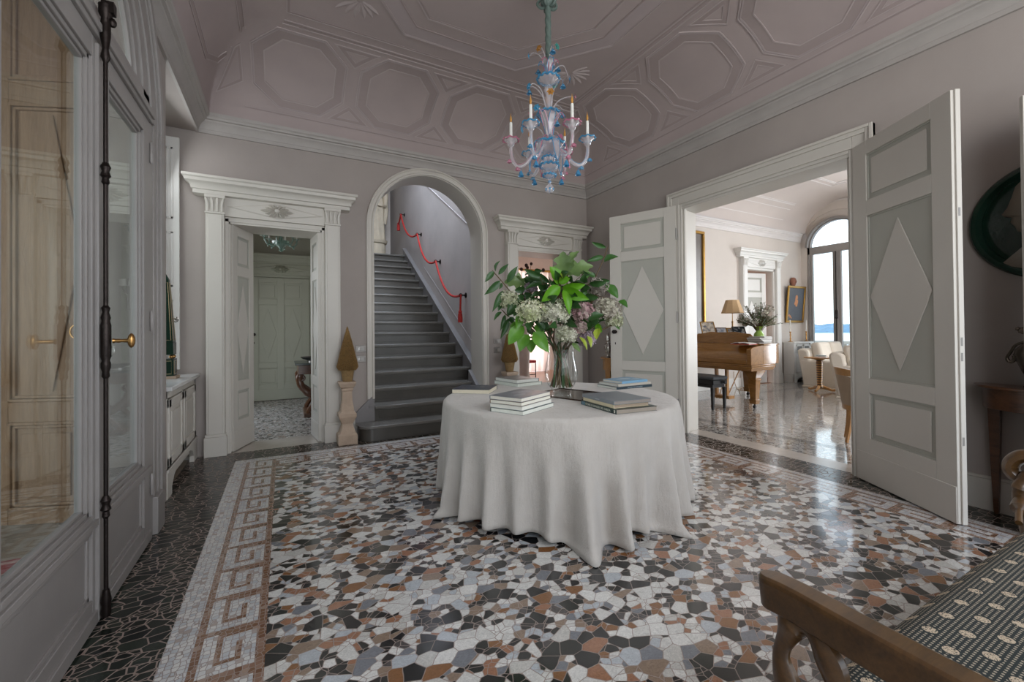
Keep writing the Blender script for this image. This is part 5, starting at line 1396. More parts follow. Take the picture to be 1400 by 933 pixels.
def demilune(label, name, x, y, rz, rad, mat, h=.9, top=.018, ap=.14, legs=((-.85,.05),(.85,.05),(0,.93)), leg=.03, topmat=None):
    t = thing(name, label, 'table', (x,y,0), rz)
    mb = MB(); n = 24
    arc = lambda r: [(r*cos(pi*i/n), r*sin(pi*i/n)*.80) for i in range(n+1)]
    mb.prism(arc(rad), h-top, h, 'z'); mb.build('tabletop', topmat or mat, t, bevel=.004)
    mb = MB(); mb.prism(arc(rad-.04), h-top-ap, h-top, 'z'); mb.build('apron', mat, t, bevel=.003)
    for px, py in legs:
        lb = MB(); X, Y = px*(rad-.05), py*(rad-.05)*.8
        lb.lathe([(leg*.45,0),(leg*.6,.02),(leg*1.0,.35),(leg*1.35,h-top-ap),(leg*1.35,h-top-.01)], (X,Y,0), 4, a0=pi/4, a1=pi/4+2*pi); lb.build('leg', mat, t, ang=20)
    return t
demilune('walnut half-moon console under the green plaque', 'console_table', XR-.03, .745, pi/2, .36, M['walnut'], .90)
pt_ = thing('pitcher', 'tarnished silver pitcher with a curled handle on the walnut console', 'pitcher', (4.20,.80,.90))
mb = MB(); mb.lathe([(.005,0),(.045,0),(.048,.01),(.03,.03),(.022,.045),(.05,.10),(.075,.17),(.085,.215),(.08,.245),(.055,.275),(.03,.305),(.025,.33),(.030,.35),(.045,.372),(.040,.372),(.022,.35)], (0,0,0), 28, cap=False); mb.lathe([(.086,.205),(.088,.212),(.086,.219)], (0,0,0), 28, cap=False)
mb.tube(bez([(.0,.03,.36),(.0,.062,.378),(0,.075,.385)], 4), [.02]*4+[.012]*4+[.006], 8)
mb.build('body', plain('tarnished_silver','#6e665c',.25,.95), pt_)
mb = MB(); mb.tube(bez([(0,.03,.30),(0,.075,.275),(0,.10,.225),(0,.115,.19),(0,.105,.165),(0,.085,.175),(0,.088,.205)], 6), [.008]*20+[.010]*12+[.007]*5, 8); mb.build('handle', plain('tarnished_silver_handle','#6e665c',.25,.95), pt_)
# small console and silver vase in the far right corner
demilune('light cherry half-moon console in the far corner behind the left door leaf', 'console_table', XR-.03, 4.72, pi/2, .34, M['cherry'], .89, .02, .16, ((-.8,.08),(.8,.08),(0,.92),(.2,.90)), .028)
sv = thing('silver_vase', 'ornate silver vase on the cherry console behind the left door leaf', 'vase', (4.13,4.745,.89))
mb = MB(); mb.lathe([(.005,0),(.035,0),(.037,.01),(.02,.03),(.018,.05),(.034,.08),(.042,.13),(.038,.18),(.02,.21),(.016,.235),(.028,.255),(.024,.275),(.030,.30),(.010,.345),(.003,.37)], (0,0,0), 24, wav=lambda a,j: 1+.08*cos(7*a)*(1 if 4 < j < 9 else .3)); mb.build('body', M['silver'], sv)
mb = MB()
for s in (-1, 1): mb.tube(bez([(s*.02,0,.22),(s*.055,0,.2),(s*.06,0,.15),(s*.04,0,.11)], 5), .005, 6)
mb.build('handle', M['silver'], sv)

# ---- settee in the foreground
def fabric():
    t = NT('spotted_settee_fabric'); p = t.pos('w')
    def dots(sx, sy, rad, stag, soft=.0, squash=1):
        v = t.node('ShaderNodeVectorMath', operation='MULTIPLY', i={0:p, 1:(1/sx,1/sy,0)}).outputs[0]
        s = t.node('ShaderNodeSeparateXYZ', i={0:v}).outputs
        row = t.math('FLOOR', s[1]); odd = t.math('MULTIPLY', t.math('MODULO', t.math('ABSOLUTE', row), 2), .5 if stag else 0)
        fx = t.math('SUBTRACT', t.math('FRACT', t.math('ADD', s[0], odd)), .5); fy = t.math('SUBTRACT', t.math('FRACT', s[1]), .5)
        dx = t.math('MULTIPLY', fx, sx); dy = t.math('MULTIPLY', fy, sy*squash)
        d = t.math('SQRT', t.math('ADD', t.math('MULTIPLY', dx, dx), t.math('MULTIPLY', dy, dy)))
        return d, t.math('LESS_THAN', d, rad)
    d1, small = dots(.0115, .0115, .0031, True)
    d2, big = dots(.118, .059, .0165, True)
    d3, halo = dots(.118, .059, .0215, True)
    nz = t.noise(p, 260, 2).outputs[0]; speck = t.math('GREATER_THAN', nz, .43)
    n2 = t.noise(p, 3, 3).outputs[0]
    base = t.mix(n2, lin('#1d2526'), lin('#2b322f'))
    c = t.mix(t.math('MULTIPLY', small, t.math('SUBTRACT', 1.0, halo)), base, lin('#a59a86'))
    c = t.mix(t.math('MULTIPLY', big, speck), c, lin('#c4b298'))
    t.set(Base_Color=c, Roughness=.85); t.bump(t.math('MAXIMUM', small, big), .25, .002); return t.mat
se = thing('settee', 'dark wood settee with spotted dark green seat in the right foreground', 'sofa', (2.0,.28,0))
o3 = (2.0,.28,0); x0, x1 = 1.05, 2.93; yb, yf = -.10, .575
mb = MB(o3); 
mb.grid(lambda u,v: (x0+.03+(x1-x0-.06)*u, yb+(yf-yb)*v, .43+.028*sin(pi*min(1,max(0,u)))**.4*sin(pi*(v*.86+.02))**.55-.03*max(0,(v-.93)/.07)**2), 40, 20)
mb.add([(x0+.03,yf,.40),(x1-.03,yf,.40),(x1-.03,yf,.33),(x0+.03,yf,.33)], [(0,1,2,3)])
mb.box(x0+.03, x1-.03, yb, yf-.004, .33, .40)
mb.build('seat', fabric(), se, ang=60)
mb = MB(o3); mb.box(x0, x1, yf-.03, yf+.012, .26, .345); mb.box(x0, x1, yb, yb+.03, .26, .36); mb.box(x0, x0+.035, yb, yf, .26, .36); mb.box(x1-.035, x1, yb, yf, .26, .36)
mb.build('seat_rail', M['setteewood'], se, bevel=.006)
for x in (x0+.02, x1-.02):
    for y in (yf-.01, yb+.02):
        lb = MB(o3); lb.tube(bez([(x,y,.33),(x,y+(.01 if y > .3 else -.02),.18),(x,y+(.05 if y > .3 else -.08),0)], 6), [.032,.031,.03,.029,.028,.027,.026,.025,.023,.021,.02,.019,.018], 8); lb.build('leg', M['setteewood'], se)
mb = MB(o3)                              # back: a scrolled top rail over a low padded back
mb.tube(bez([(x0+.0,yb-.02,.70),(x0+.3,yb-.05,.80),((x0+x1)/2,yb-.06,.86),(x1-.3,yb-.05,.80),(x1,yb-.02,.70)], 8), .032, 8)
mb.box(x0+.0, x0+.04, yb-.04, yb+.01, .3, .72); mb.box(x1-.04, x1, yb-.04, yb+.01, .3, .72); mb.box(x0, x1, yb-.045, yb-.01, .50, .56)
mb.build('back_frame', M['setteewood'], se, bevel=.004)
# near arm: a long flat-topped bar on an open loop
xa = x0+.045
mb = MB(o3)
def bar(pts, w, h):
    """rounded bar of width w, height h through pts"""
    pr_ = [(-w/2,-h),(w/2,-h),(w/2,-.008),(w/2-.008,0),(-w/2+.008,0),(-w/2,-.008)]
    path = []
    for i, p in enumerate(pts):
        a = Vector(pts[max(0,i-1)]); b = Vector(pts[min(len(pts)-1,i+1)]); d = (b-a).normalized(); sd = d.cross(Vector((0,0,1))).normalized(); up = sd.cross(d)
        path.append((p, sd, up))
    return pr_, path
pts = bez([(xa+.028,.692,.652),(xa+.024,.60,.66),(xa+.0,.40,.665),(xa-.03,.10,.675),(xa-.045,yb-.02,.69)], 12)
pr_, path = bar(pts, .074, .078)
s0 = 0; np_ = []
for i, (p, sd, up) in enumerate(path):
    if i: s0 += (Vector(path[i][0])-Vector(path[i-1][0])).length
    kk = 1 if s0 > .035 else max(.12, sqrt(max(0,1-(1-s0/.035)**2))); np_.append((p, sd*kk, up))
mb.sweep(pr_, np_)
mb.build('arm', M['setteewood'], se, bevel=.006)
mb = MB(o3)
lp = bez([(xa+.012,.60,.34),(xa+.006,.615,.42),(xa+.005,.628,.48),(xa+.01,.612,.54),(xa+.01,.598,.572),(xa+.006,.57,.582),(xa+.0,.535,.565),(xa-.002,.508,.52),(xa-.004,.50,.46),(xa-.002,.52,.40),(xa+.004,.56,.35)], 6)
mb.tube(lp, [.021+.006*sin(i*.35) for i in range(len(lp))], 10, flat=1.25); mb.build('arm_loop', M['setteewood'], se)
# far arm: volute front
xb = x1-.0
mb = MB(o3)
fp = bez([(xb+.10,.30,.715),(xb+.10,.50,.71),(xb+.10,.60,.70),(xb+.10,.645,.665),(xb+.10,.655,.62),(xb+.10,.63,.59),(xb+.10,.60,.60)], 6)
pr_, path = bar(fp[:14], .075, .05); mb.sweep(pr_, path)
mb.tube(fp[10:], .030, 10, flat=1.3)
mb.tube(bez([(xb+.10,.55,.66),(xb+.05,.60,.585),(xb+.03,.615,.545),(xb+.045,.62,.50)],6), [.035]*6+[.03]*6+[.022]*7, 10)
mb.tube(bez([(xb+.14,.56,.53),(xb+.05,.60,.505),(xb-.05,.60,.475),(xb-.13,.585,.445)],6), [.04]*6+[.032]*6+[.012]*7, 10)
mb.tube(bez([(xb+.03,.6,.50),(xb+.02,.59,.42),(xb-.01,.575,.34)],5), .03, 10)
mb.build('arm', M['setteewood'], se)
# ================================================================== LIVING ROOM
# ---- grand piano: keyboard along Y, tail towards +X
PX, PY0, PY1 = 6.50, 4.11, 5.61
pn = thing('grand_piano', 'honey-brown grand piano with closed lid in the living room', 'piano', (7.3,4.86,0))
o3 = (7.3,4.86,0)
def outline(ins=0):
    """plan of the case, bent side towards -Y"""
    pts = [(PX+.32,PY0),(7.12,PY0),(7.30,PY0+.03),(7.48,PY0+.14),(7.62,PY0+.32),(7.76,PY0+.50),(7.95,PY0+.64),(8.14,PY0+.76),(8.26,PY0+.92),(8.30,PY0+1.10),(8.26,PY0+1.30),(8.12,PY1-.04),(8.0,PY1),(PX+.32,PY1)]
    return pts
mb = MB(o3); mb.prism(outline(), .7146, 1.02, 'z')
# curved tops of the cheeks
for y in (PY0, PY1-.075):
    mb.prism([(PX,.716),(PX+.319,.716),(PX+.319,1.02),(PX+.28,1.02),(PX+.10,1.0),(PX+.03,.985),(PX,.96)], y, y+.075, 'y')
mb.box(PX-.012, 7.13, PY0-.014, PY1+.012, .684, .7145); mb.box(PX-.022, 7.12, PY0-.024, PY1+.02, .652, .683)
mb.box(PX, 7.10, PY0-.004, PY1, .615, .651)
mb.build('case', M['piano'], pn, bevel=.004, ang=30)
mb = MB(o3); mb.box(PX+.30, PX+.325, PY0+.075, PY1-.075, .86, 1.035); mb.prism([(PX+.05,.79),(PX+.30,.80),(PX+.325,1.03),(PX+.29,1.035),(PX+.16,.96),(PX+.06,.86)], PY0+.076, PY1-.076, 'y'); mb.build('fallboard', M['piano'], pn, bevel=.006)
mb = MB(o3); mb.box(PX-.0, PX+.03, PY0+.076, PY1-.076, .72, .80); mb.build('key_slip', M['piano'], pn, bevel=.008)
mb = MB(o3); mb.prism([(p[0], p[1]+(-.015 if p[1] < 5 else .015)) for p in outline()], 1.022, 1.045, 'z'); mb.build('lid', M['piano'], pn, bevel=.005)
mb = MB(o3); top = []
n = 40
for i in range(n+1):
    t = i/n; y = PY0+.19+(PY1-PY0-.38)*t; s = abs(t-.5)*2
    z = 1.235-.03*s+.02*math.exp(-((s-.42)/.2)**2)-(.05*max(0,(s-.9)/.1))
    top.append((y,z))
poly = [(PY0+.19,1.046)]+top+[(PY1-.19,1.046)]
mb.prism(poly, PX+.36, PX+.385, 'x'); mb.build('music_desk', M['piano'], pn, bevel=.004, ang=50)
def pleg(x, y):
    b = MB(o3); q = lambda r,z: (r*sqrt(2), z)
    b.lathe([q(.115,.615),q(.112,.595),q(.085,.54),q(.066,.50),q(.066,.47)], (x,y,0), 4, a0=pi/4, a1=pi/4+2*pi)
    b.lathe([q(.078,.475),q(.078,.458),q(.063,.455),q(.048,.15),q(.06,.148),q(.06,.132),q(.056,.13),q(.050,.075),q(.02,.075)], (x,y,0), 4, a0=pi/4, a1=pi/4+2*pi)
    l = b.build('leg', M['piano'], pn, bevel=.004, ang=20)
    c = MB(o3); c.T = Matrix.Translation((x,y,.028)) @ Matrix.Rotation(pi/2,4,'X'); c.lathe([(.004,-.016),(.026,-.015),(.028,0),(.026,.015),(.004,.016)], (0,0,0), 16); c.T = None; c.tube([(x,y,.03),(x,y,.08)], .012, 8); c.build('caster', M['iron'], l)
pleg(6.72, 4.20); pleg(6.72, 5.52); pleg(7.95, 5.10)
mb = MB(o3); mb.box(6.76, 6.92, 4.68, 5.04, .075, .13); mb.box(6.80,6.86,4.74,4.78,.13,.62); mb.box(6.80,6.86,4.94,4.98,.13,.62); mb.tube([(6.88,4.78,.12),(7.2,4.74,.62)], .01, 6); mb.tube([(6.88,4.94,.12),(7.2,4.98,.62)], .01, 6); mb.build('pedal_lyre', M['cherry'], pn, bevel=.004)
mb = MB(o3)
for y in (4.80,4.86,4.92): mb.cbox((6.73,y,.085), (.10,.025,.012))
mb.build('pedal', M['brass'], pn, bevel=.003)
# bench
bn = thing('piano_bench', 'black adjustable piano bench in front of the grand piano', 'bench', (6.19,4.80,0))
o3b = (6.19,4.80,0)
mb = MB(o3b); mb.box(6.01, 6.37, 4.42, 5.18, .47, .53); mb.build('cushion', plain('bench_cushion','#3a3c3e',.45), bn, bevel=.02)
mb = MB(o3b); mb.box(6.02, 6.36, 4.43, 5.17, .40, .468); mb.box(6.04,6.34,4.46,5.14,.345,.395); mb.build('frame', M['black'], bn, bevel=.004)
for x in (6.045, 6.335):
    for y in (4.465, 5.135):
        mb = MB(o3b); mb.lathe([(.022,0),(.034,.35)], (x,y,0), 4, a0=pi/4, a1=pi/4+2*pi); mb.build('leg', M['black'], bn, ang=20)
mb = MB(o3b); mb.T = Matrix.Translation((6.26,4.415,.435)) @ Matrix.Rotation(pi/2,4,'X'); mb.lathe([(.01,-.015),(.012,.01),(.028,.012),(.028,.03),(.01,.032)], (0,0,0), 14); mb.T = None; mb.build('knob', M['black'], bn)
# things on the piano (lid top 1.045)
LZ = 1.046
lp = thing('table_lamp', 'brass table lamp with paper shade on the piano', 'lamp', (7.46,5.07,LZ))
mb = MB(); mb.lathe([(.07,0),(.07,.01),(.02,.03),(.014,.06),(.018,.10),(.014,.14),(.014,.36),(.020,.38),(.008,.40),(.006,.60)], (0,0,0), 20); mb.build('stem', M['brass'], lp)
mb = MB(); mb.lathe([(.20,.545),(.115,.79)], (0,0,0), 10, cap=False); mb.build('lamp_shade', M['shade'], lp, smooth=False, solid=.003)
def pframe(label, x, y, w, h, rz, tilt, fm, pic, gr='picture frames on the piano'):
    t = thing('picture_frame', label, 'picture frame', (x,y,LZ), rz, gr)
    X = Matrix.Rotation(-tilt,4,'X')
    mb = MB(); mb.T = X; b = .02
    mb.box(-w/2,w/2,0,.015,0,b); mb.box(-w/2,w/2,0,.015,h-b,h); mb.box(-w/2,-w/2+b,0,.015,b,h-b); mb.box(w/2-b,w/2,0,.015,b,h-b); mb.build('frame', fm, t, bevel=.003)
    mb = MB(); mb.T = X; mb.box(-w/2+b,w/2-b,.004,.008,b,h-b); mb.build('photograph', pic, t)
    mb = MB(); mb.tube([X @ Vector((0,.016,h*.7)), Vector((0,.02+h*.45*sin(tilt)+.09,.004))], .006, 6); mb.build('prop', M['black'], t)
def picmat(name, cs):
    t = NT(name); n = t.noise(t.pos('o'), 14, 3, .5).outputs[0]; t.set(Base_Color=t.ramp(n, [(.35,cs[0]),(.5,cs[1]),(.65,cs[2])]), Roughness=.08); return t.mat
pframe('gold framed photograph leaning at the left on the piano', 7.08, 5.24, .26, .50, radians(-38), radians(38), M['gold'], picmat('photo_a',('#6a7180','#c9bca6','#e3ddd2')))
pframe('dark framed photograph just left of the lamp on the piano', 7.16, 5.02, .2, .36, radians(-38), radians(40), M['walnut'], picmat('photo_b',('#8f9aa8','#bfc6cf','#e1e0dc')))
pframe('small silver framed photograph right of the lamp on the piano', 7.18, 4.84, .16, .34, radians(-38), radians(38), M['gold'], picmat('photo_c',('#4d4a45','#a8a29a','#dcd6cb')))
pframe('black framed photograph nearest the flowers on the piano', 7.14, 4.66, .22, .38, radians(-38), radians(40), M['black'], picmat('photo_d',('#26292e','#3a3f46','#b9b6b0')))
# green vase and flowers on the piano
gv = thing('vase', 'lime green ceramic vase with flared neck on the piano', 'vase', (7.35,4.50,LZ))
mb = MB(); mb.lathe([(.005,0),(.05,0),(.052,.01),(.075,.06),(.085,.11),(.075,.16),(.045,.20),(.04,.225),(.052,.26),(.075,.285),(.07,.283),(.035,.23)], (0,0,0), 28, cap=False); mb.build('body', paint('lime_glaze','#8fb04a',.2,.06,8,0), gv)
def simple_bouquet():
    o = (7.35,4.50,LZ+.26)
    b = thing('flower_bunch', 'loose bunch of pale mauve flowers and green sprigs in the lime vase', 'flowers', o)
    rnd = random.Random(5)
    lf = MB(); st = MB(); fl = MB()
    for k in range(90):
        a = rnd.random()*6.28; el = rnd.uniform(.15,1.35); L_ = rnd.uniform(.22,.42)*(1.1 if el > .9 else .95)
        d = Vector((cos(a)*cos(el), sin(a)*cos(el), sin(el))); tip = d*L_+Vector((0,0,.02))
        st.tube([(0,0,-.12), d*.1, tip], .003, 4)
        if k % 5 < 4:
            for q in range(7):
                p = d*(L_*(.45+.09*q)); aa = q*2.4+k; s = Vector((cos(aa),sin(aa),.3)).normalized()*.06
                w = s.cross(Vector((0,0,1))).normalized()*.019
                lf.add([p, p+s*.5+w, p+s, p+s*.5-w], [(0,1,2,3)])
        else:
            for q in range(40):
                v = Vector((rnd.gauss(0,1),rnd.gauss(0,1),rnd.gauss(0,1))).normalized()*.055; p = tip*.9+v; u = v.orthogonal().normalized()*.016; w = v.cross(u).normalized()*.016
                fl.add([p+u, p+w, p-u, p-w], [(0,1,2,3)])
    st.build('stem', M['stem'], b); f = lf.build('foliage', leafmat('bunch_leaf','#3a5a30','#62804e',.25), b, ang=180); g = fl.build('blossom', FM['D'], b, ang=180)
simple_bouquet()
mzc = ['#b9b3aa','#8d8983','#c5c0b8','#a39e97','#cfcac2','#9a948b']
for i in range(6):
    t = thing('magazine', ['bottom magazine of the pile on the piano','second magazine from the bottom of the piano pile','third magazine from the bottom of the piano pile','fourth magazine from the bottom of the piano pile','second magazine from the top of the piano pile','top magazine of the pile on the piano'][i], 'magazine', (6.98+.01*(i % 3),4.27-.008*(i % 2),LZ+.0195*i), radians(-6+5*((i*3) % 4)), 'magazines piled on the piano')
    mb = MB(); mb.box(-.15,.15,-.12,.12,.0005,.0185); mb.build('pages', paint('magazine_paper', mzc[i], .5, .08, 40, .1, 200), t, bevel=.002)
    mb = MB(); mb.box(-.151,.151,-.121,.121,.0185,.0192); mb.build('cover', plain('magazine_cover', mzc[(i+2) % 6], .35), t)
op = thing('book', 'thin pale score book lying on the piano cheek beside the music desk', 'book', (6.64,4.32,1.046), radians(4))
for s in (-1, 1):
    mb = MB(); mb.grid(lambda u,v: (-.12+.24*v, s*(.003+.15*u), .002+.018*sin(pi*min(1,u*1.0))**.7*(1-u*.6)+.012*(1-u)), 10, 2); mb.build('page_block', paint('score_paper','#d9d5cb',.6,.05), op, solid=.006)
mb = MB(); mb.box(-.125,.125,-.158,.158,-.008,.0005); mb.build('cover', plain('score_cover','#b23a30',.4), op)

# ---- white cabinet, candlesticks, painting
wc = thing('cabinet', 'low white cabinet with grilled doors beside the living-room window', 'cabinet', (11.02,5.72,0))
o3 = (11.02,5.72,0)
mb = MB(o3); mb.box(10.64, 11.42, 5.70, 5.905, .10, .93); mb.box(10.62, 10.72, 5.67, 5.905, 0, .93); mb.box(11.34, 11.44, 5.67, 5.905, 0, .93)
mb.prism([(10.62,0),(10.72,0),(10.76,.08),(10.86,.12),(11.2,.12),(11.30,.08),(11.34,0),(11.44,0),(11.44,.2),(10.62,.2)], 5.66, 5.70, 'y'); mb.box(10.61,11.45,5.665,5.905,.2,.215); mb.build('body', M['white_lr'], wc, bevel=.004)
mb = MB(o3); mb.box(10.60, 11.447, 5.645, 5.908, .93, .965); mb.build('top', M['white_lr'], wc, bevel=.006)
for a, b in ((10.73,11.02),(11.04,11.33)):
    mb = MB(o3); mb.box(a,b,5.685,5.702,.23,.90); 
    for q in ((a,a+.04,.23,.9),(b-.04,b,.23,.9),(a,b,.23,.27),(a,b,.72,.76),(a,b,.86,.90)): mb.box(q[0],q[1],5.67,5.69,q[2],q[3])
    d = mb.build('door', M['white_lr'], wc, bevel=.003)
    mb = MB(o3); mb.box(a+.04,b-.04,5.68,5.686,.76,.86); mb.build('vent_grille', plain('grille_grey','#77746f',.5), d)
for x, lab in ((10.69,'left brass candlestick with white candle on the low white cabinet'),(11.38,'right brass candlestick with white candle on the low white cabinet')):
    t = thing('candlestick', lab, 'candlestick', (x,5.78,.965), 0, 'candlesticks on the white cabinet')
    mb = MB(); mb.lathe([(.055,0),(.055,.008),(.02,.02),(.012,.04),(.018,.08),(.010,.11),(.016,.16),(.012,.22),(.024,.235),(.024,.245),(.012,.25)], (0,0,0), 16); mb.build('holder', M['brass'], t)
    mb = MB(); mb.lathe([(.012,.245),(.011,.52),(.002,.525)], (0,0,0), 10); mb.build('candle', M['wax'], t)
pa = thing('painting', 'gold framed grey-blue painting hanging by the window', 'painting', (11.08,YL-.02,1.43))
w, h, b = .76, .90, .055
X = Matrix.Rotation(radians(5),4,'X')
mb = MB(); mb.T = X
for q in ((-w/2,w/2,0,b),(-w/2,w/2,h-b,h),(-w/2,-w/2+b,b,h-b),(w/2-b,w/2,b,h-b)): mb.box(q[0],q[1],-.035,0,q[2],q[3])
mb.build('frame', M['gold'], pa, bevel=.01)
mb = MB(); mb.T = X; mb.box(-w/2+b,w/2-b,-.015,-.008,b,h-b); mb.build('canvas', paint('slate_canvas','#565a60',.6,.12,4,.1,60,obj=True), pa)
mb = MB(); mb.T = X @ Matrix.Translation((0,-.0155,0)) @ Matrix.Rotation(pi/2,4,'X')
rnd = random.Random(2)
for cx_, cz_, r_ in ((0.02,.62,.055),(.02,.50,.07),(.03,.44,.045),(0,.57,.04),(.06,.53,.035),(-.04,.47,.03),(-.2,.15,.03),(-.25,.18,.025),(-.15,.12,.02)):
    mb.lathe([(r_,0),(r_*.6,.001),(.002,.0012)], (cx_,cz_,0), 9, 1, 1.1)
mb.build('painted_figure', paint('orange_paint','#c98a5a',.6,.2,20,.1), pa)
bu = thing('terracotta_head', 'small terracotta head standing on the painting frame top', 'sculpture', (11.02,YL-.055,2.325))
mb = MB(); mb.lathe([(.05,0),(.055,.02),(.075,.06),(.085,.11),(.075,.17),(.05,.205),(.005,.215)], (0,0,0), 20, 1, .75, wav=lambda a,j: 1+.04*sin(3*a+j)); mb.sphere((0,-.068,.10), .018, 8, .8, 1, 1.3); mb.sphere((-.035,-.045,.135), .018, 8); mb.sphere((.035,-.045,.135), .018, 8); mb.build('head', paint('terracotta','#8e5f4c',.8,.2,20,.3,60), bu)
gm = thing('painting', 'tall dark gold-framed painting on the living-room wall left of the lamp', 'painting', (7.0,YL-.03,.95))
mb = MB(); w, h, b = 1.50, 2.38, .06
for q in ((-w/2,w/2,0,b),(-w/2,w/2,h-b,h),(-w/2,-w/2+b,b,h-b),(w/2-b,w/2,b,h-b)): mb.box(q[0],q[1],-.05,.03,q[2],q[3])
mb.build('frame', M['gold'], gm, bevel=.015)
mb = MB(); mb.box(-w/2+b,w/2-b,-.01,.0,b,h-b); mb.build('canvas', paint('dark_canvas','#6d655e',.35,.3,2,.1,60), gm)

pc = MB(); pc.tube(bez([(8.7,5.90,.35),(8.66,5.86,.15),(8.62,5.78,.012),(8.45,5.6,.008),(8.7,5.45,.008),(9.05,5.55,.008),(8.95,5.75,.008),(8.6,5.7,.01),(8.0,5.3,.01)],6), .008, 6)
tag(pc.build('power_cord', plain('beige_cord','#a8937a',.5)), 'pale electric cord looped on the floor behind the piano', 'cord')
# ---- slip-covered armchairs
def slipseat(name, label, x, y, rz, hw, cat):
    t = thing(name, label, cat, (x,y,0), rz)
    mb = MB()                           # body: seat box, arms, back; front = +X
    mb.box(-.36,.42,-hw+.04,hw-.04,.02,.42)
    for q in (-1,1):
        mb.prism([(-.40,.02),(.42,.02),(.43,.56),(.36,.60),(-.46,.60)], min(q*(hw-.16),q*hw), max(q*(hw-.16),q*hw), 'y')
    mb.prism([(-.40,.02),(-.18,.02),(-.30,.78),(-.36,.84),(-.47,.84),(-.53,.80)], -hw+.02, hw-.02, 'y')
    mb.build('slipcover', M['cream'], t, bevel=.04)
    n = 2 if hw > .6 else 1; iw = 2*(hw-.165)/n
    for k in range(n):
        y0 = -hw+.165+iw*k
        mb = MB(); mb.box(-.22,.44,y0+.003,y0+iw-.003,.40,.54); mb.build('seat_cushion', M['cream'], t, bevel=.05)
        mb = MB(); mb.T = Matrix.Translation((-.20,0,.72)) @ Matrix.Rotation(radians(-12),4,'Y'); mb.box(-.10,.10,y0+.004,y0+iw-.004,-.19,.26); mb.build('back_cushion', M['cream'], t, bevel=.06)
    mb = MB(); mb.prism([(-.42,.0),(.44,.0),(.43,.04),(-.41,.04)], -hw-.004, hw+.004, 'y'); mb.build('skirt', M['cream'], t, bevel=.01)
slipseat('loveseat', 'cream slip-covered two-seat sofa in front of the white cabinet by the lake window', 10.73, 4.80, radians(-90), .66, 'sofa')
slipseat('armchair', 'cream slip-covered armchair turned away, behind the wooden barrel chair', 9.46, 3.755, radians(-75), .46, 'armchair')
# ---- pedestal table with books
pt2 = thing('pedestal_table', 'small round inlaid pedestal table between the cream armchairs', 'table', (9.60,4.64,0))
mb = MB(); mb.lathe([(.01,.672),(.25,.675),(.265,.685),(.265,.695),(.255,.70),(.01,.70)], (0,0,0), 32); mb.build('tabletop', M['cherry'], pt2)
def stripes():
    t = NT('striped_inlay'); p = t.pos('o'); w = t.node('ShaderNodeTexWave', wave_type='BANDS', bands_direction='Z', i={'Vector':p,'Scale':6.5,'Distortion':.4}).outputs[0]
    t.set(Base_Color=t.ramp(w, [(0,'#4a2c16'),(.5,'#a87a3e')], 'CONSTANT'), Roughness=.3); return t.mat
mb = MB(); mb.lathe([(.06,.09),(.055,.11),(.045,.13),(.058,.60),(.05,.63),(.09,.655),(.10,.672)], (0,0,0), 20); mb.build('column', stripes(), pt2)
for k in range(3):
    a = radians(120*k+70); mb = MB(); mb.tube([Vector((cos(a)*r, sin(a)*r, z)) for r, z in ((.02,.10),(.08,.085),(.15,.055),(.21,.03),(.26,.035))], [.035,.032,.026,.022,.026], 8, flat=.8); mb.build('foot', M['cherry'], pt2)
for i, (w, d, c, lb) in enumerate(((.26,.19,'#c9c5bd','large pale book lying on the pedestal table'),(.17,.12,'#9aa29f','small grey book on top of the pale one on the pedestal table'))):
    t = thing('book', lb, 'book', (9.62,4.62,.70+.022*i), radians(20+30*i), 'books on the pedestal table'); mb = MB(); mb.box(-w/2,w/2,-d/2,d/2,.0,.021); mb.build('cover', plain('book_c%d' % i, c, .4), t, bevel=.003)
# ---- barrel chair
bc = thing('barrel_chair', 'curved-back wooden barrel chair half hidden by the open door leaf', 'chair', (5.84,2.30,0), radians(24))
mb = MB()
def back(r0, z0, r1, z1, t0, t1, th=.03, n=24, mbx=None, dip=.0):
    vs = []
    for i in range(n+1):
        a = t0+(t1-t0)*i/n; s = abs(i/n-.5)*2
        zt = z1-dip*s**2
        for r, z in ((r0,z0),(r1,zt),(r1+th,zt),(r0+th,z0)): vs.append((r*cos(a), r*sin(a), z))
    f = [(4*i+j, 4*i+(j+1)%4, 4*i+4+(j+1)%4, 4*i+4+j) for i in range(n) for j in range(4)]+[(0,1,2,3),(4*n+3,4*n+2,4*n+1,4*n)]
    mbx.add(vs, f)
T0, T1 = radians(20), radians(200)
back(.235,.42,.29,.76,T0,T1,.03,mbx=mb,dip=.12); mb.build('back_panel', M['leather'], bc, ang=30)
mb = MB(); back(.29,.755,.305,.845,T0-.03,T1+.03,.032,mbx=mb,dip=.12); back(.23,.36,.237,.425,radians(0),radians(359),.03,mbx=mb); mb.build('frame', M['cherry'], bc, bevel=.006, ang=30)
mb = MB(); mb.lathe([(.01,.37),(.23,.37),(.235,.42),(.22,.46),(.12,.475),(.01,.478)], (0,0,0), 28); mb.build('seat', M['leather'], bc)
for a, sp in ((55,1),(128,1),(232,.9),(308,.9)):
    A = radians(a); mb = MB(); mb.tube([Vector((cos(A)*r, sin(A)*r, z)) for r, z in ((.235,.38),(.24,.28),(.255,.15),(.285,0))], [.030,.026,.021,.016], 4); mb.build('leg', M['cherry'], bc, ang=20)

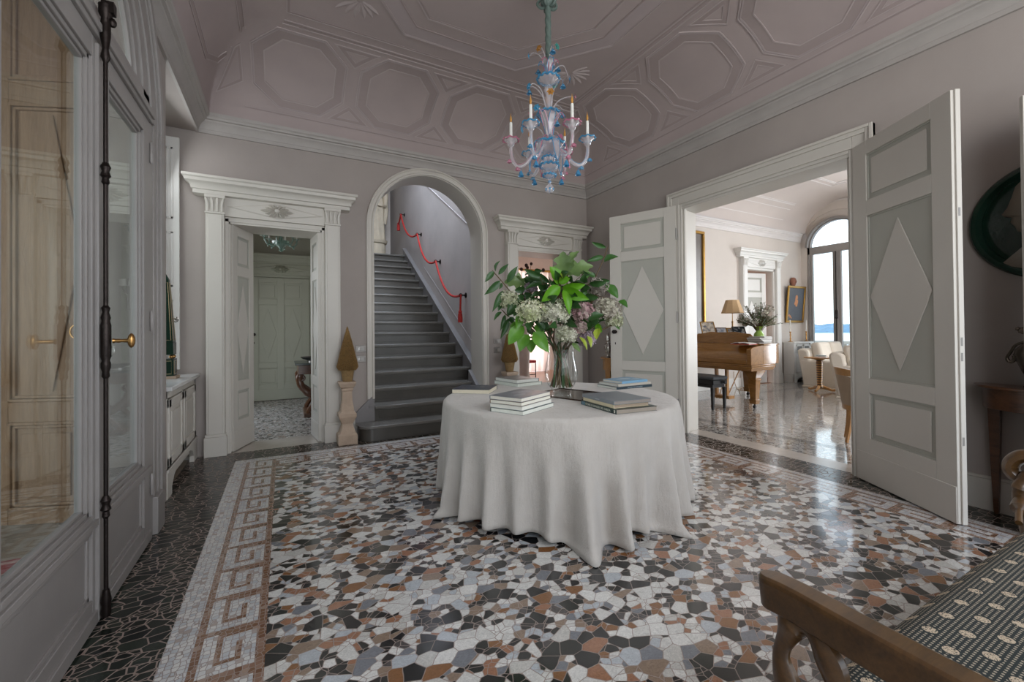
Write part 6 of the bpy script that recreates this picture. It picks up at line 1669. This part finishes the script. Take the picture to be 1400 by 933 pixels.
# ---- terrace
for k, (x, y) in enumerate(((13.6,5.15),(13.75,4.4))):
    t = thing('terrace_chair', ['white terrace chair outside the lake window, left one','white terrace chair outside the lake window, right one'][k], 'chair', (x,y,-.03), radians(200+20*k), 'white chairs on the terrace')
    mb = MB(); mb.prism([(-.22,.62),(.22,.62),(.24,.84),(.10,.98),(-.10,.98),(-.24,.84)], -.25, -.22, 'y'); mb.build('backrest', M['white_lr'], t, bevel=.01)
    mb = MB(); mb.box(-.24,.24,-.24,.24,.42,.46); mb.build('seat', M['white_lr'], t, bevel=.01)
    for sx in (-1,1):
        for sy in (-1,1): mb = MB(); mb.tube([(sx*.21,sy*.21,0),(sx*.2,sy*.2,.62 if sy < 0 else .43)], .018, 6); mb.build('leg', M['white_lr'], t)
bl = thing('balustrade', 'pale stone balustrade along the terrace edge', 'balustrade', (16.8,4,-.03))
mb = MB((16.8,4,-.03)); mb.box(16.68,16.92,-3,11,.72,.84); mb.build('coping', M['terrace'], bl, bevel=.01)
mb = MB((16.8,4,-.03)); mb.box(16.66,16.94,-3,11,-.03,.10); mb.build('plinth', M['terrace'], bl, bevel=.01)
bm0 = MB(); bm0.lathe([(.05,.10),(.05,.14),(.035,.17),(.07,.33),(.065,.42),(.03,.58),(.045,.66),(.055,.75)], (0,0,0), 14); b0 = bm0.build('baluster', M['terrace'], bl); b0.location = (0,-1.6,0)
for k in range(1, 40):
    b = b0.copy(); COL.objects.link(b); b.parent = bl; b.location = (0, -1.6+.17*k, 0)

# ================================================================== SMALL HALL
ct = thing('console_table', 'dark carved console table with scroll legs in the passage behind the left doorway', 'table', (.53,7.55,0))
o3 = (.56,7.55,0)
mb = MB(o3); mb.box(.18,.85,7.15,7.95,.80,.83); mb.build('tabletop', plain('dark_marble','#3f4541',.2), ct, bevel=.006)
mb = MB(o3); mb.box(.22,.85,7.19,7.91,.66,.80); mb.build('apron', M['walnut'], ct, bevel=.006)
for y in (7.24, 7.86):
    mb = MB(o3); mb.tube(bez([(.25,y,.66),(.235,y,.56),(.30,y,.42),(.44,y,.30),(.58,y,.26),(.68,y,.30)],6), [.04,.045,.05,.05,.045,.045]*5+[.04], 8, flat=.8); mb.ring((.27,y,.60),(1,0,0),(0,0,1),.035,[(.018*cos(a),.018*sin(a)) for a in [2*pi*k/6 for k in range(6)]],14)
    mb.tube(bez([(.50,y,.28),(.42,y,.18),(.36,y,.08),(.38,y,.0)],5), .035, 8); mb.build('leg', M['walnut'], ct)
mb = MB(o3); mb.box(.3,.85,7.2,7.9,.0,.06); mb.build('plinth', M['walnut'], ct, bevel=.006)
bw = thing('bowl', 'shallow pale bowl on the dark passage console', 'bowl', (.40,7.45,.83))
mb = MB(); mb.lathe([(.005,0),(.06,0),(.06,.02),(.14,.06),(.17,.085),(.175,.085),(.14,.05),(.01,.03)], (0,0,0), 28, wav=lambda a,j: 1+.03*cos(9*a), cap=False); mb.build('body', M['steel'], bw)
cd = thing('candelabrum', 'silver scrolled ornament standing on the passage console', 'ornament', (.58,7.62,.83))
mb = MB(); mb.lathe([(.06,0),(.06,.01),(.02,.03),(.015,.10),(.03,.13),(.012,.18),(.012,.25),(.025,.28),(.01,.30)], (0,0,0), 16)
for s in (-1,1): mb.tube(bez([(0,0,.2),(s*.06,0,.16),(s*.11,0,.22),(s*.10,0,.29)],5), .009, 6); mb.lathe([(.005,.28),(.02,.29),(.022,.31)], (s*.10,0,0), 10)
mb.build('body', M['silver'], cd)
ws = thing('wall_sconce', 'silver wall sconce with pale shade by the far passage door', 'sconce', (.74,9.4,2.05))
mb = MB(); mb.box(-.03,.03,-.02,0,-.35,.2); mb.tube(bez([(0,-.02,-.05),(0,-.10,-.10),(-.06,-.12,0),(-.06,-.12,.05)],5), .010, 6); mb.tube(bez([(0,-.02,-.05),(0,-.10,-.10),(.06,-.12,0),(.06,-.12,.05)],5), .010, 6); mb.build('bracket', M['silver'], ws)
mb = MB()
for s in (-1,1): mb.lathe([(.055,.06),(.04,.17)], (s*.06,-.12,0), 12, cap=False)
mb.build('shade', M['wax'], ws)
ch2 = thing('chandelier', 'small pale green glass chandelier in the passage behind the left doorway', 'chandelier', (-.03,7.0,2.46))
o3 = (-.03,7.0,2.46)
mb = MB((0,0,2.46)); mb.lathe([(.004,2.47),(.03,2.49),(.02,2.52),(.06,2.56),(.10,2.60),(.11,2.625),(.03,2.64),(.02,2.70),(.04,2.74),(.015,2.78),(.015,3.0),(.008,3.01),(.008,3.34)], (0,0,0), 20, cap=False, wav=lambda a,j: 1+.06*cos(8*a)); mb.build('glass_stem', M['sconceg'], ch2)
for k in range(6):
    a = radians(60*k+15); P = lambda r,z: Vector((cos(a)*r, sin(a)*r, z))
    mb = MB((0,0,2.46)); mb.tube(bez([P(.04,2.63),P(.10,2.58),P(.17,2.57),P(.21,2.62),P(.215,2.66)],5), .010, 6); mb.lathe([(.008,0),(.03,.012),(.05,.018),(.045,.014)], P(.215,2.66), 12, wav=lambda q,j: 1+.1*cos(6*q), cap=False); mb.lathe([(.003,2.53),(.014,2.545),(.004,2.57)], P(.17,0), 8); ar = mb.build('arm', M['sconceg'], ch2)
    mb = MB((0,0,2.46)); mb.lathe([(.010,2.67),(.010,2.80),(.004,2.80)], P(.215,0), 10); mb.build('candle', M['wax'], ar)
    mb = MB((0,0,2.46)); mb.lathe([(.004,2.80),(.010,2.82),(.003,2.865)], P(.215,0), 8); mb.build('bulb', M['amber'], ar)

# ================================================================== PARLOUR
def curtain(x0, x1, y, z0, z1, label, mat):
    mb = MB(((x0+x1)/2, y, 0)); n = 140
    mb.grid(lambda u,v: (x0+(x1-x0)*u, y+.035*sin(u*(x1-x0)*26)+.02*sin(u*(x1-x0)*11+1)-.0*v, z0+(z1-z0)*v), n, 3)
    o = mb.build('curtain', mat, None, ang=180); o.location = ((x0+x1)/2, y, 0); return tag(o, label, 'curtain', 'pink curtains')
tt = NT('pink_sheer'); tl = tt.node('ShaderNodeBsdfTranslucent', i={0:lin('#e0cabf')}); df = tt.node('ShaderNodeBsdfDiffuse', i={0:lin('#d8c0b5')}); mx = tt.node('ShaderNodeMixShader', i={0:.55,1:df.outputs[0],2:tl.outputs[0]}); tt.l.new(mx.outputs[0], tt.n['Material Output'].inputs[0])
curtain(4.5, 6.0, 11.45, .01, 3.15, 'pink curtain beyond the right doorway, behind the red stool', tt.mat)
curtain(6.05, 7.5, 11.45, .01, 3.15, 'pink curtain beyond the right doorway, farther right of the red stool', tt.mat)
rod = thing('curtain_rod', 'gilded curtain rod above the pink curtains', 'curtain rod', (6.0,11.45,3.2))
mb = MB(); mb.tube([(-1.7,0,0),(1.7,0,0)], .03, 10); mb.sphere((-1.73,0,0), .06, 12); mb.sphere((1.73,0,0), .06, 12); mb.build('pole', M['gold'], rod)
for x in (-1.6, 1.6): mb = MB(); mb.box(x-.02,x+.02,-.03,.25,-.03,.03); mb.build('bracket', M['gold'], rod)
rs = thing('stool', 'red seated stool on thin legs beyond the right doorway', 'stool', (5.75,9.95,0), radians(10))
mb = MB(); mb.box(-.24,.24,-.2,.2,.42,.49); mb.build('seat', M['redcloth'], rs, bevel=.02)
for sx in (-1,1):
    for sy in (-1,1): mb = MB(); mb.tube([(sx*.22,sy*.18,0),(sx*.22,sy*.18,.42)], .014, 8); mb.build('leg', M['iron'], rs)
mb = MB(); mb.box(-.22,.22,-.19,-.17,.10,.12); mb.box(-.22,.22,.17,.19,.10,.12); mb.build('stretcher', M['iron'], rs)
dbq = thing('dried_flowers', 'bunch of dark dried flowers in a tall pale vase beyond the right doorway', 'flowers', (5.35,9.3,0))
mb = MB(); mb.lathe([(.14,0),(.16,.02),(.12,.3),(.16,.9),(.10,1.5),(.08,1.9),(.12,2.0),(.09,1.98)], (0,0,0), 20); mb.build('vase', M['marble'], dbq)
mb = MB(); rnd = random.Random(11)
for k in range(34):
    v = Vector((rnd.gauss(0,.18),rnd.gauss(0,.18),rnd.uniform(2.15,3.0))); mb.sphere(v, rnd.uniform(.03,.06), 6); mb.tube([(0,0,1.9), v], .006, 4)
mb.build('dried_head', paint('dried_brown','#4a3a38',.9,.3,20,.3), dbq)

# ================================================================== LIGHT, SKY, CAMERA
W = bpy.data.worlds.new('sky'); SC.world = W; W.use_nodes = True
nt = W.node_tree; bg = nt.nodes['Background']
tc = nt.nodes.new('ShaderNodeTexCoord'); sx = nt.nodes.new('ShaderNodeSeparateXYZ'); nt.links.new(tc.outputs['Generated'], sx.inputs[0])
cr = nt.nodes.new('ShaderNodeValToRGB'); nt.links.new(sx.outputs[2], cr.inputs[0])
cr.color_ramp.elements[0].position = 0.0; cr.color_ramp.elements[0].color = (.80,.84,.86,1)
cr.color_ramp.elements[1].position = .55; cr.color_ramp.elements[1].color = (.62,.76,.98,1)
nt.links.new(cr.outputs[0], bg.inputs[0]); bg.inputs[1].default_value = SKY
def area(name, loc, tgt, sx_, sy_, power, col=(1,1,1)):
    l = bpy.data.lights.new(name, 'AREA'); l.shape = 'RECTANGLE'; l.size = sx_; l.size_y = sy_; l.energy = power; l.color = col
    o = bpy.data.objects.new(name, l); COL.objects.link(o); o.location = loc
    d = Vector(tgt)-Vector(loc); o.rotation_euler = d.to_track_quat('-Z','Y').to_euler(); return o
for a in LIGHTS: area(*a)

P = dict(f=579.3837, a=.4941, v0=447.1247, pitch=.0087, roll=.0093)
f = Vector((sin(P['a'])*cos(P['pitch']), cos(P['a'])*cos(P['pitch']), sin(P['pitch'])))
r = Vector((cos(P['a']), -sin(P['a']), 0)); u = r.cross(f)
r2 = r*cos(P['roll'])-u*sin(P['roll']); u2 = r*sin(P['roll'])+u*cos(P['roll'])
cam = bpy.data.cameras.new('camera'); co = bpy.data.objects.new('camera', cam); COL.objects.link(co)
cam.sensor_fit = 'HORIZONTAL'; cam.sensor_width = 36; cam.lens = 36*P['f']/1400
cam.shift_y = (P['v0']-466.5)/1400
m = Matrix((r2, u2, -f)).transposed().to_4x4(); m.translation = (0,0,1.3); co.matrix_world = m
cam.clip_start = .02; cam.clip_end = 8000
SC.camera = co
vs = SC.view_settings
vs.view_transform = 'Standard'; vs.look = 'None'; vs.gamma = 1; vs.use_curve_mapping = False; vs.exposure = EXPOSURE
c = SC.cycles
c.use_denoising = True
try: c.denoiser = 'OPENIMAGEDENOISE'
except Exception: pass
c.max_bounces = 10; c.diffuse_bounces = 5; c.glossy_bounces = 4; c.transmission_bounces = 10; c.transparent_max_bounces = 24
c.caustics_reflective = False; c.caustics_refractive = False; c.sample_clamp_indirect = 6
